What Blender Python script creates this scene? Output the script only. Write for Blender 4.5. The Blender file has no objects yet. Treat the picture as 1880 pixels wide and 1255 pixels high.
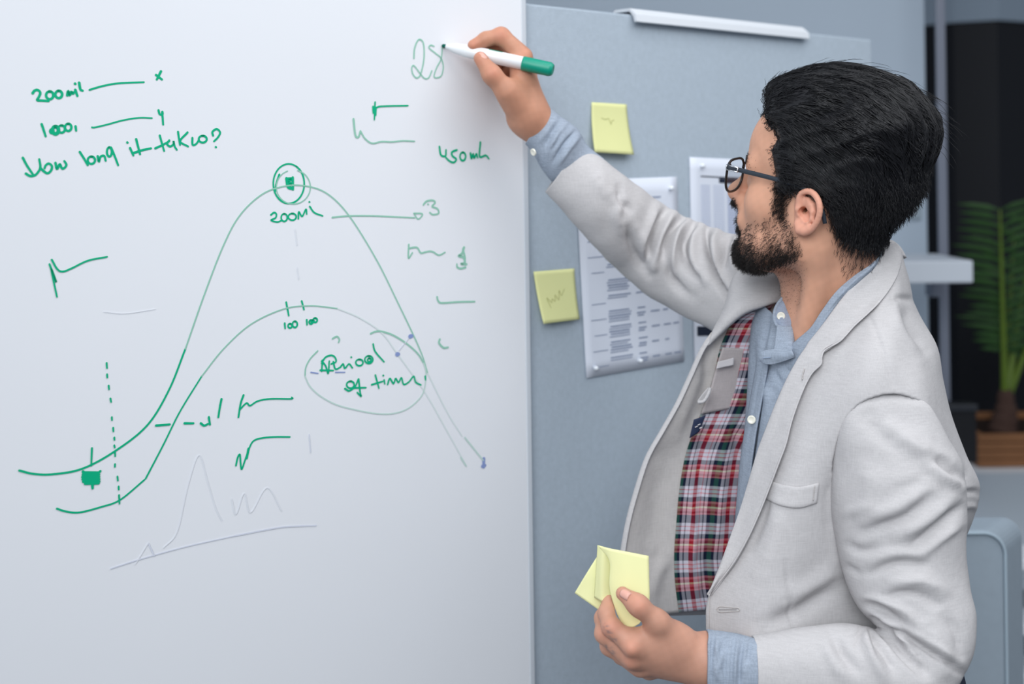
import bpy, bmesh, math, random
import numpy as np
from mathutils import Vector, Matrix
random.seed(7); RNG = np.random.default_rng(7)
C = bpy.context.scene.collection
S = bpy.context.scene

# ---------------------------------------------------------------- camera, world, lights, exposure
F = 2250.0; CAMH = 1.6; ROLL = 0.0135; HX, HY = 940.0, 320.0
cr, sr = math.cos(ROLL), math.sin(ROLL)
cam = bpy.data.cameras.new('camera'); camo = bpy.data.objects.new('camera', cam); C.objects.link(camo)
cam.sensor_width = 36.0; cam.lens = 36.0 * F / 1880.0
cam.shift_y = -(627.5 - HY) / 1880.0
cam.clip_start = 0.05; cam.clip_end = 60
cam.dof.use_dof = True; cam.dof.focus_distance = 1.42; cam.dof.aperture_fstop = 3.4
camo.matrix_world = Matrix.Translation((0, 0, CAMH)) @ Matrix.Rotation(math.radians(90), 4, 'X') @ Matrix.Rotation(-ROLL, 4, 'Z')
S.camera = camo
S.view_settings.view_transform = 'Standard'; S.view_settings.look = 'None'
S.view_settings.gamma = 1.0; S.view_settings.use_curve_mapping = False
S.view_settings.exposure = 0.27

w = bpy.data.worlds.new('world'); S.world = w; w.use_nodes = True
w.node_tree.nodes['Background'].inputs[0].default_value = (0.78, 0.86, 0.97, 1)
w.node_tree.nodes['Background'].inputs[1].default_value = 0.27

def area(name, loc, target, size, energy, col):
    l = bpy.data.lights.new(name, 'AREA'); l.shape = 'RECTANGLE'; l.size, l.size_y = size
    l.energy = energy; l.color = col
    o = bpy.data.objects.new(name, l); C.objects.link(o); o.location = loc
    o.rotation_euler = (Vector(target) - Vector(loc)).to_track_quat('-Z', 'Y').to_euler()
    return o
area('key_light', (-0.4, -1.5, 2.8), (0.55, 1.6, 1.25), (2.4, 1.8), 14, (0.94, 0.97, 1.0)).data.spread = math.radians(72)  # added key lamp of no particular type, spread narrowed to dim the board's left
area('ceiling_panel_light', (0.85, 0.85, 3.0), (0.35, 1.45, 0.8), (2.4, 1.7), 27, (0.98, 0.985, 1.0))

# ---------------------------------------------------------------- helpers
def P(px, py, d):
    """a point of the room seen at photo pixel (px, py) at distance d along the view axis"""
    u, v = px - HX, py - HY
    return np.array([(u * cr - v * sr) * d / F, d, CAMH - (u * sr + v * cr) * d / F])
def PX(p):
    p = np.asarray(p, float); d = p[..., 1]
    a = p[..., 0] * F / d; b = (CAMH - p[..., 2]) * F / d
    return np.stack([a * cr + b * sr + HX, -a * sr + b * cr + HY], -1)

def mat(name, col, rough=0.6, spec=0.5, metal=0.0, noise=0.0, nscale=40.0, bump=0.0, bscale=200.0, sheen=0.0, trans=0.0):
    m = bpy.data.materials.new(name); m.use_nodes = True; nt = m.node_tree; b = nt.nodes['Principled BSDF']
    b.inputs['Base Color'].default_value = (*col, 1); b.inputs['Roughness'].default_value = rough
    b.inputs['Specular IOR Level'].default_value = spec; b.inputs['Metallic'].default_value = metal
    if sheen: b.inputs['Sheen Weight'].default_value = sheen
    if trans: b.inputs['Transmission Weight'].default_value = trans
    if noise or bump:
        tc = nt.nodes.new('ShaderNodeTexCoord')
    if noise:
        n = nt.nodes.new('ShaderNodeTexNoise'); n.inputs['Scale'].default_value = nscale; n.inputs['Detail'].default_value = 4
        nt.links.new(tc.outputs['Object'], n.inputs['Vector'])
        mx = nt.nodes.new('ShaderNodeMix'); mx.data_type = 'RGBA'
        mx.inputs[6].default_value = (*[c * (1 - noise) for c in col], 1); mx.inputs[7].default_value = (*[min(1, c * (1 + noise)) for c in col], 1)
        nt.links.new(n.outputs['Fac'], mx.inputs[0]); nt.links.new(mx.outputs[2], b.inputs['Base Color'])
    if bump:
        n2 = nt.nodes.new('ShaderNodeTexNoise'); n2.inputs['Scale'].default_value = bscale; n2.inputs['Detail'].default_value = 3
        nt.links.new(tc.outputs['Object'], n2.inputs['Vector'])
        bp = nt.nodes.new('ShaderNodeBump'); bp.inputs['Strength'].default_value = bump; bp.inputs['Distance'].default_value = 0.002
        nt.links.new(n2.outputs['Fac'], bp.inputs['Height']); nt.links.new(bp.outputs['Normal'], b.inputs['Normal'])
    return m
def lin(r, g, b):
    f = lambda c: (c / 255 / 12.92) if c <= 10 else ((c / 255 + 0.055) / 1.055) ** 2.4
    return (f(r), f(g), f(b))

def mesh_obj(name, V, Fc, m=None, parent=None, smooth=True, label=None, cat=None, group=None, kind=None):
    me = bpy.data.meshes.new(name)
    me.from_pydata(np.asarray(V, float).tolist(), [], [tuple(int(i) for i in f) for f in Fc])
    me.update()
    if smooth: me.shade_smooth()
    o = bpy.data.objects.new(name, me); C.objects.link(o)
    if m: me.materials.append(m)
    if parent: o.parent = parent
    return tag(o, label, cat, group, kind)
def tag(o, label=None, cat=None, group=None, kind=None):
    for k, v in (('label', label), ('category', cat), ('group', group), ('kind', kind)):
        if v: o[k] = v
    return o
def empty(name, loc, label=None, cat=None, group=None):
    o = bpy.data.objects.new(name, None); C.objects.link(o); o.empty_display_size = 0.05
    o['at'] = list(map(float, loc))
    return tag(o, label, cat, group)
class MB:
    def __init__(s): s.V = []; s.F = []
    def add(s, V, Fc):
        k = len(s.V); s.V += [tuple(map(float, v)) for v in V]; s.F += [tuple(i + k for i in f) for f in Fc]; return s
    def box(s, o, ax, ay, az, bev=0.0):
        """box spanned by three edge vectors from corner o, with chamfered edges along"""
        o, ax, ay, az = map(lambda q: np.array(q, float), (o, ax, ay, az))
        if bev <= 0:
            v = [o + i * ax + j * ay + k * az for k in (0, 1) for j in (0, 1) for i in (0, 1)]
            return s.add(v, [(0, 2, 3, 1), (4, 5, 7, 6), (0, 1, 5, 4), (2, 6, 7, 3), (0, 4, 6, 2), (1, 3, 7, 5)])
        bm = bmesh.new(); vs = [bm.verts.new(o + i * ax + j * ay + k * az) for k in (0, 1) for j in (0, 1) for i in (0, 1)]
        for f in [(0, 2, 3, 1), (4, 5, 7, 6), (0, 1, 5, 4), (2, 6, 7, 3), (0, 4, 6, 2), (1, 3, 7, 5)]: bm.faces.new([vs[i] for i in f])
        bmesh.ops.bevel(bm, geom=bm.edges[:], offset=bev, segments=2, affect='EDGES', profile=0.5)
        bm.verts.index_update()
        s.add([v.co[:] for v in bm.verts], [tuple(v.index for v in f.verts) for f in bm.faces]); bm.free(); return s
    def tube(s, pts, r, n=10, cap=True, flat=1.0, up=None):
        pts = np.asarray(pts, float); r = np.broadcast_to(np.asarray(r, float), (len(pts),))
        T = np.gradient(pts, axis=0); T /= np.linalg.norm(T, axis=1)[:, None] + 1e-12
        u = np.array(up if up is not None else (0.13, 0.31, 0.94), float)
        k = len(s.V); V = []
        for i, p in enumerate(pts):
            a = np.cross(T[i], u); a /= np.linalg.norm(a) + 1e-12; b = np.cross(a, T[i])
            for j in range(n):
                t = 2 * math.pi * j / n; V.append(p + r[i] * (math.cos(t) * a * flat + math.sin(t) * b))
        Fc = [(i * n + j, i * n + (j + 1) % n, (i + 1) * n + (j + 1) % n, (i + 1) * n + j) for i in range(len(pts) - 1) for j in range(n)]
        if cap: Fc += [tuple(range(n))[::-1], tuple(range((len(pts) - 1) * n, len(pts) * n))]
        return s.add(V, Fc)
    def lathe(s, c, axis, prof, n=32):
        """prof: (distance along axis, radius)"""
        axis = np.array(axis, float); axis /= np.linalg.norm(axis); c = np.array(c, float)
        a = np.cross(axis, (0.3, 0.5, 0.81)); a /= np.linalg.norm(a); b = np.cross(axis, a)
        V = [c + axis * h + r * (math.cos(2 * math.pi * j / n) * a + math.sin(2 * math.pi * j / n) * b) for h, r in prof for j in range(n)]
        Fc = [(i * n + j, i * n + (j + 1) % n, (i + 1) * n + (j + 1) % n, (i + 1) * n + j) for i in range(len(prof) - 1) for j in range(n)]
        Fc += [tuple(range(n))[::-1], tuple(range((len(prof) - 1) * n, len(prof) * n))]
        return s.add(V, Fc)
    def build(s, name, m=None, parent=None, smooth=False, **k): return mesh_obj(name, s.V, s.F, m, parent, smooth, **k)

def cr1(pts, n):
    """Catmull-Rom through pts, n samples, by chord length"""
    p = np.asarray(pts, float); m = len(p)
    if m == 2:
        t = np.linspace(0, 1, n)[:, None]; return p[0] * (1 - t) + p[1] * t
    q = np.vstack([2 * p[0] - p[1], p, 2 * p[-1] - p[-2]])
    t = np.linspace(0, m - 1 - 1e-9, n); i = t.astype(int); f = (t - i)[:, None]
    a, b, c_, d = q[i], q[i + 1], q[i + 2], q[i + 3]
    return 0.5 * (2 * b + (c_ - a) * f + (2 * a - 5 * b + 4 * c_ - d) * f ** 2 + (3 * b - a - 3 * c_ + d) * f ** 3)
def grid_faces(nu, nv, close_v=False):
    Fc = []
    for i in range(nu - 1):
        for j in range(nv if close_v else nv - 1):
            k = (j + 1) % nv; Fc.append((i * nv + j, i * nv + k, (i + 1) * nv + k, (i + 1) * nv + j))
    return Fc
def patch(rows, nu, nv):
    """rows[i][j] = world points -> nu x nv smooth grid"""
    R = np.asarray(rows, float)
    A = np.stack([cr1(R[i], nv) for i in range(R.shape[0])])
    return np.stack([cr1(A[:, j], nu) for j in range(nv)], 1)
def patch_px(rows, nu, nv):
    return patch([[P(*q) for q in r] for r in rows], nu, nv)
def gnormals(G):
    a = np.gradient(G, axis=0); b = np.gradient(G, axis=1); n = np.cross(a, b)
    return n / (np.linalg.norm(n, axis=-1, keepdims=True) + 1e-12)
def seg_dist(q, poly):
    """distance of 2-D points q to a polyline"""
    best = np.full(len(q), 1e9)
    for a, b in zip(poly[:-1], poly[1:]):
        a, b = np.array(a, float), np.array(b, float); ab = b - a
        t = np.clip(((q - a) @ ab) / (ab @ ab + 1e-9), 0, 1)
        best = np.minimum(best, np.linalg.norm(q - (a + t[:, None] * ab), axis=1))
    return best
def in_poly(q, poly):
    x, y = q[:, 0], q[:, 1]; c = np.zeros(len(q), bool); n = len(poly)
    for i in range(n):
        x1, y1 = poly[i]; x2, y2 = poly[(i + 1) % n]
        k = ((y1 > y) != (y2 > y)) & (x < (x2 - x1) * (y - y1) / (y2 - y1 + 1e-12) + x1); c ^= k
    return c
def cloth_folds(V, N, folds):
    """press creases and raise folds along lines worn into the cloth; (line, width, height)"""
    view = np.array([0, 0, CAMH]) - V; view /= np.linalg.norm(view, axis=1)[:, None]
    s = 1.0
    fac = np.clip((N * view).sum(1) * s * 2.2 + 0.35, 0, 1)
    q = PX(V); D = np.zeros(len(V))
    for line, wd, h in folds:
        pl = cr1(line, 14); d = seg_dist(q, pl)
        e = np.minimum(np.linalg.norm(q - pl[0], axis=1), np.linalg.norm(q - pl[-1], axis=1))
        L = np.linalg.norm(np.diff(pl, axis=0), axis=1).sum()
        D += h * np.exp(-(d / wd) ** 2) * np.clip((e + 0.12 * L) / (0.35 * L), 0, 1)
    return V + N * s * (D * fac)[:, None]
def vnoise(p, sc, seed=0):
    """cheap smooth noise"""
    r = np.random.default_rng(seed); o = np.zeros(len(p))
    for k in range(7):
        d = r.normal(size=3); d /= np.linalg.norm(d); o += np.sin(p @ d * sc * (0.6 + 0.25 * k) + r.uniform(0, 6.28))
    return o / 3.5

# signed distance modelling
def smin(a, b, k):
    h = np.clip(0.5 + 0.5 * (b - a) / k, 0, 1); return b * (1 - h) + a * h - k * h * (1 - h)
def smax(a, b, k): return -smin(-a, -b, k)
def sph(p, c, r): return np.linalg.norm(p - np.array(c), axis=1) - r
def ell(p, c, r, R=None):
    q = p - np.array(c)
    if R is not None: q = q @ R
    r = np.array(r); k0 = np.linalg.norm(q / r, axis=1); k1 = np.linalg.norm(q / (r * r), axis=1) + 1e-9
    return k0 * (k0 - 1) / k1
def cone(p, a, b, ra, rb):
    a, b = np.array(a, float), np.array(b, float); ab = b - a
    t = np.clip(((p - a) @ ab) / (ab @ ab + 1e-12), 0, 1)
    return np.linalg.norm(p - a - t[:, None] * ab, axis=1) - (ra + (rb - ra) * t)
def chain(p, pts, rs, k):
    d = None
    for i in range(len(pts) - 1):
        e = cone(p, pts[i], pts[i + 1], rs[i], rs[i + 1]); d = e if d is None else smin(d, e, k)
    return d
def surfnet(fn, lo, hi, h, blk=6):
    lo, hi = np.array(lo, float), np.array(hi, float); n = (np.ceil((hi - lo) / h / blk).astype(int) * blk)
    nb = n // blk
    g = np.stack(np.meshgrid(*[lo[i] + h * blk * (np.arange(nb[i]) + 0.5) for i in range(3)], indexing='ij'), -1).reshape(-1, 3)
    fc = fn(g).reshape(nb)
    near = np.abs(fc) < h * blk * 1.25
    f = np.repeat(np.repeat(np.repeat(fc, blk, 0), blk, 1), blk, 2).astype(np.float64)
    mk = np.repeat(np.repeat(np.repeat(near, blk, 0), blk, 1), blk, 2)
    idx = np.argwhere(mk)
    f[mk] = fn(lo + h * idx)
    f = np.where(f == 0, 1e-9, f)
    s = f < 0
    c = np.zeros(np.array(f.shape) - 1, int)
    for i in (0, 1):
        for j in (0, 1):
            for k in (0, 1): c += s[i:s.shape[0] - 1 + i, j:s.shape[1] - 1 + j, k:s.shape[2] - 1 + k]
    act = np.argwhere((c > 0) & (c < 8)); vid = np.full(c.shape, -1); vid[tuple(act.T)] = np.arange(len(act))
    acc = np.zeros((len(act), 3)); cnt = np.zeros(len(act))
    for ax in range(3):
        o = [q for q in range(3) if q != ax]
        for a in (0, 1):
            for b in (0, 1):
                i0 = act.copy(); i0[:, o[0]] += a; i0[:, o[1]] += b; i1 = i0.copy(); i1[:, ax] += 1
                f0, f1 = f[tuple(i0.T)], f[tuple(i1.T)]; m = (f0 < 0) != (f1 < 0)
                t = np.where(m, f0 / (f0 - f1 + 1e-30), 0); pt = i0.astype(float); pt[:, ax] += t
                acc[m] += pt[m]; cnt[m] += 1
    V = lo + h * acc / cnt[:, None]
    Fc = []
    for ax in range(3):
        o = [q for q in range(3) if q != ax]
        a = [slice(None)] * 3; b = [slice(None)] * 3; a[ax] = slice(0, -1); b[ax] = slice(1, None)
        e = np.argwhere(s[tuple(a)] != s[tuple(b)])
        e = e[(e[:, o[0]] > 0) & (e[:, o[1]] > 0) & (e[:, o[0]] < vid.shape[o[0]]) & (e[:, o[1]] < vid.shape[o[1]])]
        def g4(da, db):
            q = e.copy(); q[:, o[0]] += da; q[:, o[1]] += db; return vid[tuple(q.T)]
        Q = np.stack([g4(-1, -1), g4(0, -1), g4(0, 0), g4(-1, 0)], 1)
        fl = s[tuple(e.T)] ^ (ax == 1)
        Q = np.where(fl[:, None], Q, Q[:, ::-1]); Fc.append(Q[(Q >= 0).all(1)])
    return V, np.vstack(Fc)
def vnormals(V, Fc):
    Fc = np.asarray(Fc); n = np.cross(V[Fc[:, 2]] - V[Fc[:, 0]], V[Fc[:, 3]] - V[Fc[:, 1]]); N = np.zeros_like(V)
    for k in range(4): np.add.at(N, Fc[:, k], n)
    return N / (np.linalg.norm(N, axis=1)[:, None] + 1e-12)
def solidify(o, t, off=-1.0):
    m = o.modifiers.new('thickness', 'SOLIDIFY'); m.thickness = t; m.offset = off; m.use_even_offset = False; return o
def attr_color(o, name, vals):
    a = o.data.attributes.new(name, 'FLOAT_COLOR', 'POINT')
    v = np.ones((len(o.data.vertices), 4), np.float32); v[:, :vals.shape[1]] = vals; a.data.foreach_set('color', v.ravel())

# ---------------------------------------------------------------- the setting
PHI_UV = 2660.0
def board_d(px, py=320.0):
    # distance at which the sight line through a pixel meets the board plane
    u, v = px - HX, py - HY; uu = u * cr - v * sr
    return 1.85 * 2480.0 / (PHI_UV - uu)
def B(px, py, off=0.0):
    """point on the board face (off = metres in front of it)"""
    return P(px, py, board_d(px, py)) + off * BN
BD = P(1600, 320, board_d(1600, 320)) - P(0, 320, board_d(0, 320)); BD[2] = 0; BD /= np.linalg.norm(BD)
BN = np.array([BD[1], -BD[0], 0.0])         # faces camera right
UP = np.array([0, 0, 1.0])

mFloor = mat('grey_carpet', (0.16, 0.17, 0.19), 0.95, 0.1, noise=0.15, nscale=300, bump=0.4, bscale=600)
mWall = mat('pale_partition_paint', lin(176, 190, 204), 0.7, 0.3, noise=0.03, nscale=3)
mWB = mat('whiteboard_enamel', lin(236, 239, 244), 0.34, 0.3, noise=0.012, nscale=5)
mPin = mat('grey_felt', lin(176, 189, 201), 0.95, 0.1, noise=0.09, nscale=120, bump=0.35, bscale=500)
mWhite = mat('white_lacquer', lin(222, 227, 233), 0.4, 0.4)
mAlu = mat('brushed_grey_aluminium', lin(120, 126, 140), 0.45, 0.5, metal=0.2)
mDark = mat('dark_navy_cladding', lin(17, 20, 28), 0.6, 0.3, noise=0.1, nscale=6)
mBulk = mat('pale_blue_bulkhead', lin(150, 165, 180), 0.7, 0.3)
mBlack = mat('black_plastic', lin(14, 14, 18), 0.4, 0.4)

MB().box((-3, -3.2, -0.05), (9, 0, 0), (0, 12.2, 0), (0, 0, 0.05)).build('floor', mFloor, kind='structure')
MB().box((-3, 6.8, 0), (9, 0, 0), (0, 0.1, 0), (0, 0, 3.4)).build('wall_back', mBulk, kind='structure')
a = P(1703, 400, 3.45)
MB().box((-1.2, 3.45, 0), (a[0] + 1.2, 0, 0), (0, 0.03, 0), (0, 0, 3.4), 0.004).build('wall_partition', mWall, kind='structure')
# dark faceted column behind the glazing post, pale bulkhead on top of it
D = 4.6; ztop = P(1780, 39, D)[2]
colx = [P(q, 400, D)[0] for q in (1640, 1766, 1836, 1985)]
pts = [(colx[0], D + 0.30), (colx[1], D + 0.06), (colx[2], D), (colx[3], D + 0.16), (colx[3], D + 0.8), (colx[0], D + 0.8)]
n = len(pts)
def prism(pts, z0, z1):
    n = len(pts); V = [(x, y, z0) for x, y in pts] + [(x, y, z1) for x, y in pts]
    return MB().add(V, [tuple(range(n))[::-1], tuple(range(n, 2 * n))] + [(i, (i + 1) % n, n + (i + 1) % n, n + i) for i in range(n)])
prism(pts, 0, ztop).build('column', mDark, kind='structure')
c0 = (sum(p[0] for p in pts) / n, sum(p[1] for p in pts) / n)
prism([(c0[0] + (x - c0[0]) * 1.03, c0[1] + (y - c0[1]) * 1.03) for x, y in pts], ztop + 0.002, 3.4).build('beam', mBulk, kind='structure')
a, b = P(1724, 400, 3.3), P(1741, 400, 3.3)
t = MB().box((a[0], 3.3, 0), (b[0] - a[0], 0, 0), (0, 0.014, 0), (0, 0, 3.4), 0.003).build('trim_1', mAlu, kind='structure')

# wall shelf behind the man's neck
sh = empty('wall_shelf', P(1640, 500, 3.1), 'white wall shelf behind the man, left of the palm', 'shelf')
a, b = P(1560, 481, 3.0), P(1787, 481, 3.0); hgt = 41 * 3.0 / F
MB().box((a[0], 3.0, a[2] - hgt), (b[0] - a[0], 0, 0), (0, 0.26, 0), (0, 0, hgt), 0.004).build('shelf_board', mat('shelf_grey_white', lin(196, 203, 212), 0.5), sh)
for q in (1650, 1731):
    x = P(q, 500, 3.2)[0]
    MB().box((x - 0.012, 3.255, a[2] - hgt - 0.06), (0.024, 0, 0), (0, 0.05, 0), (0, 0, 0.06), 0.002).build('bracket', mAlu, sh)
a = P(1676, 387, 3.449)
sw = empty('light_switch', a, 'small grey light switch on partition beside the hair', 'switch')
MB().box((a[0] - 0.022, 3.441, a[2] - 0.024), (0.044, 0, 0), (0, 0.009, 0), (0, 0, 0.048), 0.002).build('switch_plate', mat('switch_grey', lin(150, 165, 175), 0.5), sw)
MB().box((a[0] - 0.010, 3.437, a[2] - 0.016), (0.020, 0, 0), (0, 0.006, 0), (0, 0, 0.032), 0.002).build('rocker', mat('rocker_grey', lin(165, 178, 188), 0.5), sw)
a = P(1709, 222, 3.28)  # white disc added to paint in a highlight beside the hair
MB().lathe((a[0], 3.30, a[2]), (0, -1, 0), [(0, 0.026), (0.012, 0.027), (0.02, 0.022), (0.026, 0.01), (0.0265, 0.002)], 28).build('highlight_disc', mWhite, smooth=True, label='round white disc standing in for a highlight beside the back of the hair', cat='highlight')

# palm in a wooden planter on a low white cabinet
cab = empty('low_cabinet', P(1850, 960, 3.6), 'low white cabinet carrying the palm planter', 'cabinet')
zc = P(1830, 872, 3.55)[2]; x0 = P(1735, 872, 3.6)[0]
MB().box((x0, 3.55, 0.04), (1.5, 0, 0), (0, 0.55, 0), (0, 0, zc - 0.07), 0.004).build('body', mat('cabinet_grey_white', lin(182, 192, 202), 0.5), cab)
MB().box((x0 - 0.01, 3.53, zc - 0.03), (1.52, 0, 0), (0, 0.58, 0), (0, 0, 0.03), 0.003).build('cabinet_top', mWhite, cab)
for k in range(3):
    MB().box((x0 + 0.02 + k * 0.49, 3.538, 0.08), (0.47, 0, 0), (0, 0.012, 0), (0, 0, zc - 0.14), 0.003).build('door', mat('cabinet_front', lin(190, 199, 208), 0.5), cab)
pp = empty('potted_palm', P(1845, 860, 3.75), 'green potted palm in a wooden planter at the right edge', 'plant')
mWood = mat('planter_wood', lin(128, 88, 58), 0.6, 0.3, noise=0.25, nscale=9)
mSoil = mat('soil', lin(40, 30, 26), 0.95, 0.1)
mLeaf = mat('palm_leaf', lin(46, 80, 36), 0.5, 0.4, noise=0.3, nscale=12)
mStem = mat('palm_stem', lin(92, 116, 36), 0.5, 0.4, noise=0.2, nscale=12)
mTrunk = mat('palm_trunk', lin(74, 56, 50), 0.9, 0.2, noise=0.3, nscale=50)
xa = P(1794, 840, 3.65)[0]; zt = P(1840, 795, 3.65)[2]
for k in range(4):      # planter boards
    hh = (zt - zc) / 4
    MB().box((xa, 3.64, zc + k * hh + 0.001), (0.36, 0, 0), (0, 0.02, 0), (0, 0, hh - 0.002), 0.002).build('board', mWood, pp)
MB().box((xa, 3.66, zc), (0.02, 0, 0), (0, 0.30, 0), (0, 0, zt - zc), 0.002).box((xa + 0.34, 3.66, zc), (0.02, 0, 0), (0, 0.30, 0), (0, 0, zt - zc), 0.002).box((xa, 3.96, zc), (0.36, 0, 0), (0, 0.02, 0), (0, 0, zt - zc), 0.002).build('planter_side', mWood, pp)
MB().box((xa + 0.02, 3.66, zt - 0.04), (0.32, 0, 0), (0, 0.30, 0), (0, 0, 0.02)).build('soil', mSoil, pp)
base = P(1841, 800, 3.80); top = P(1846, 715, 3.80); base[2] = zt - 0.03
MB().tube(cr1([base, (base + top) / 2 + (0.006, 0, 0), top], 12), np.linspace(0.046, 0.020, 12) + 0.003 * np.sin(np.arange(12) * 2.2), 14).build('trunk', mTrunk, pp, smooth=True)
def frond(root, tip, sag, n, ll):
    root, tip = np.array(root), np.array(tip)
    sp = cr1([root, root * 0.55 + tip * 0.45 + (0, 0, sag), tip], 26)
    st = MB().tube(sp, np.linspace(0.012, 0.003, 26), 8).build('stem', mStem, pp, smooth=True)
    T = np.gradient(sp, axis=0); T /= np.linalg.norm(T, axis=1)[:, None]
    for i in np.linspace(7, 25, n).astype(int):
        for sd in (-1, 1):
            side = np.cross(T[i], (0, -1, 0.15)); side /= np.linalg.norm(side)
            f = 0.5 + 0.5 * math.sin(math.pi * (i - 5) / 24)
            L = ll * f * random.uniform(.85, 1.1); dr = side * sd * 0.95 + T[i] * 0.45 + np.array([0, random.uniform(-.45, .25), -0.12]); dr /= np.linalg.norm(dr)
            wv = np.cross(dr, (0, 1, 0.2)); wv /= np.linalg.norm(wv); V = []
            for q, ww in ((0, .1), (.3, 1), (.65, .8), (1, .05)):
                c_ = sp[i] + dr * L * q + np.array([0, 0, -0.10 * L * q * q])
                V += [c_ - wv * 0.0085 * ww, c_ + np.array([0, -0.003 * ww, 0.0]), c_ + wv * 0.0085 * ww]
            MB().add(V, [(3 * k, 3 * k + 1, 3 * k + 4, 3 * k + 3) for k in range(3)] + [(3 * k + 1, 3 * k + 2, 3 * k + 5, 3 * k + 4) for k in range(3)]).build('leaf', mLeaf, st, smooth=True)
frond(P(1845, 725, 3.80), P(1836, 385, 3.72), 0.0, 19, 0.17)
frond(P(1849, 725, 3.82), P(1900, 420, 3.90), 0.02, 9, 0.16)
frond(P(1850, 730, 3.84), P(1965, 520, 3.80), 0.05, 8, 0.15)
frond(P(1846, 725, 3.84), P(1862, 430, 4.05), 0.02, 9, 0.16)

# upholstered screen beside the man, monitor behind him, open rack
scp = empty('upholstered_screen', P(1800, 1255, 2.0), 'pale grey upholstered screen with rounded corner beside the elbow', 'screen')
mUph = mat('grey_upholstery', lin(152, 165, 176), 0.9, 0.15, noise=0.06, nscale=60, bump=0.2, bscale=500)
mPipe = mat('piping', lin(165, 182, 194), 0.8)
xr = P(1848, 1000, 1.95)[0]; zt2 = P(1800, 974, 1.95)[2]; xl = xr - 0.36; rc = 0.035
def rrect(x0, x1, z0, z1, r, y, n=8):
    o = []
    for cx, cz, a0 in ((x1 - r, z1 - r, 0), (x0 + r, z1 - r, 90), (x0 + r, z0 + r, 180), (x1 - r, z0 + r, 270)):
        for k in range(n + 1):
            t = math.radians(a0 + 90 * k / n); o.append((cx + r * math.cos(t), y, cz + r * math.sin(t)))
    return np.array(o)
def slab(x0, x1, z0, z1, r, y0, y1, e, sx=0.0):
    L = [rrect(x0 + e, x1 - e, z0 + e, z1 - e, r, y0), rrect(x0, x1, z0, z1, r, y0 + e), rrect(x0, x1, z0, z1, r, y1 - e), rrect(x0 + e, x1 - e, z0 + e, z1 - e, r, y1)]
    for k in (2, 3): L[k][:, 0] += sx
    n = len(L[0]); V = np.vstack(L)
    return MB().add(V, [tuple(range(n)), tuple(range(3 * n, 4 * n))[::-1]] + [(i * n + j, (i + 1) * n + j, (i + 1) * n + (j + 1) % n, i * n + (j + 1) % n) for i in range(3) for j in range(n)])
slab(xl, xr, 0.03, zt2, rc, 1.95, 2.03, 0.006, 0.055).build('cushion', mUph, scp, smooth=False)
lp = rrect(xl + .003, xr - .003, 0.035, zt2 - .003, rc, 1.948); MB().tube(np.vstack([lp, lp[:1]]), 0.0028, 8, cap=False).build('piping', mPipe, scp, smooth=True)
for q in (xl + 0.03, xr - 0.05):
    MB().lathe((q + 0.02, 1.99, 0), UP, [(0, 0.018), (0.004, 0.02), (0.04, 0.014)], 16).build('foot', mBlack, scp)
mo = empty('monitor', P(1770, 860, 3.25), 'black monitor standing between the man and the planter', 'monitor')
a = P(1700, 742, 3.2); b = P(1795, 850, 3.2)
MB().box((a[0], 3.2, b[2]), (b[0] - a[0], 0, 0), (0, 0.05, 0), (0, 0, a[2] - b[2]), 0.006).build('display', mBlack, mo)
MB().box((a[0], 3.19, a[2] - 0.018), (b[0] - a[0], 0, 0), (0, 0.012, 0), (0, 0, 0.018), 0.003).build('bezel', mat('bezel_grey', lin(28, 31, 38), .5), mo)
xm = (a[0] + b[0]) / 2; zdesk = P(1770, 905, 3.2)[2]
MB().lathe((xm, 3.25, zdesk), UP, [(0, 0.08), (0.008, 0.08), (0.012, 0.02), (b[2] - zdesk + 0.02, 0.02)], 24).build('stand', mBlack, mo)
dk = empty('desk', P(1770, 950, 3.0), 'pale desk behind the man at right', 'desk')
MB().box((xm - 0.7, 2.55, zdesk - 0.03), (1.35, 0, 0), (0, 0.86, 0), (0, 0, 0.03), 0.003).build('desktop', mat('desk_top', lin(186, 196, 206), 0.4), dk)
for qx in (xm - 0.66, xm + 0.57):
    for qy in (2.6, 3.32):
        MB().box((qx, qy, 0), (0.05, 0, 0), (0, 0.05, 0), (0, 0, zdesk - 0.03), 0.003).build('leg', mAlu, dk)
rk = empty('storage_rack', P(1875, 1200, 2.5), 'open rack with dark boxes at the right edge under the desk', 'rack')
x2 = P(1860, 1100, 2.42)[0]
for zp in (1028, 1148, 1240):
    z = P(1870, zp, 2.42)[2]
    MB().box((x2, 2.42, z - 0.02), (0.5, 0, 0), (0, 0.1, 0), (0, 0, 0.02), 0.002).build('shelf', mWhite, rk)
for qx in (x2, x2 + 0.48):
    MB().box((qx, 2.42, 0), (0.02, 0, 0), (0, 0.1, 0), (0, 0, P(1870, 1028, 2.42)[2]), 0.002).build('post', mWhite, rk)

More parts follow.
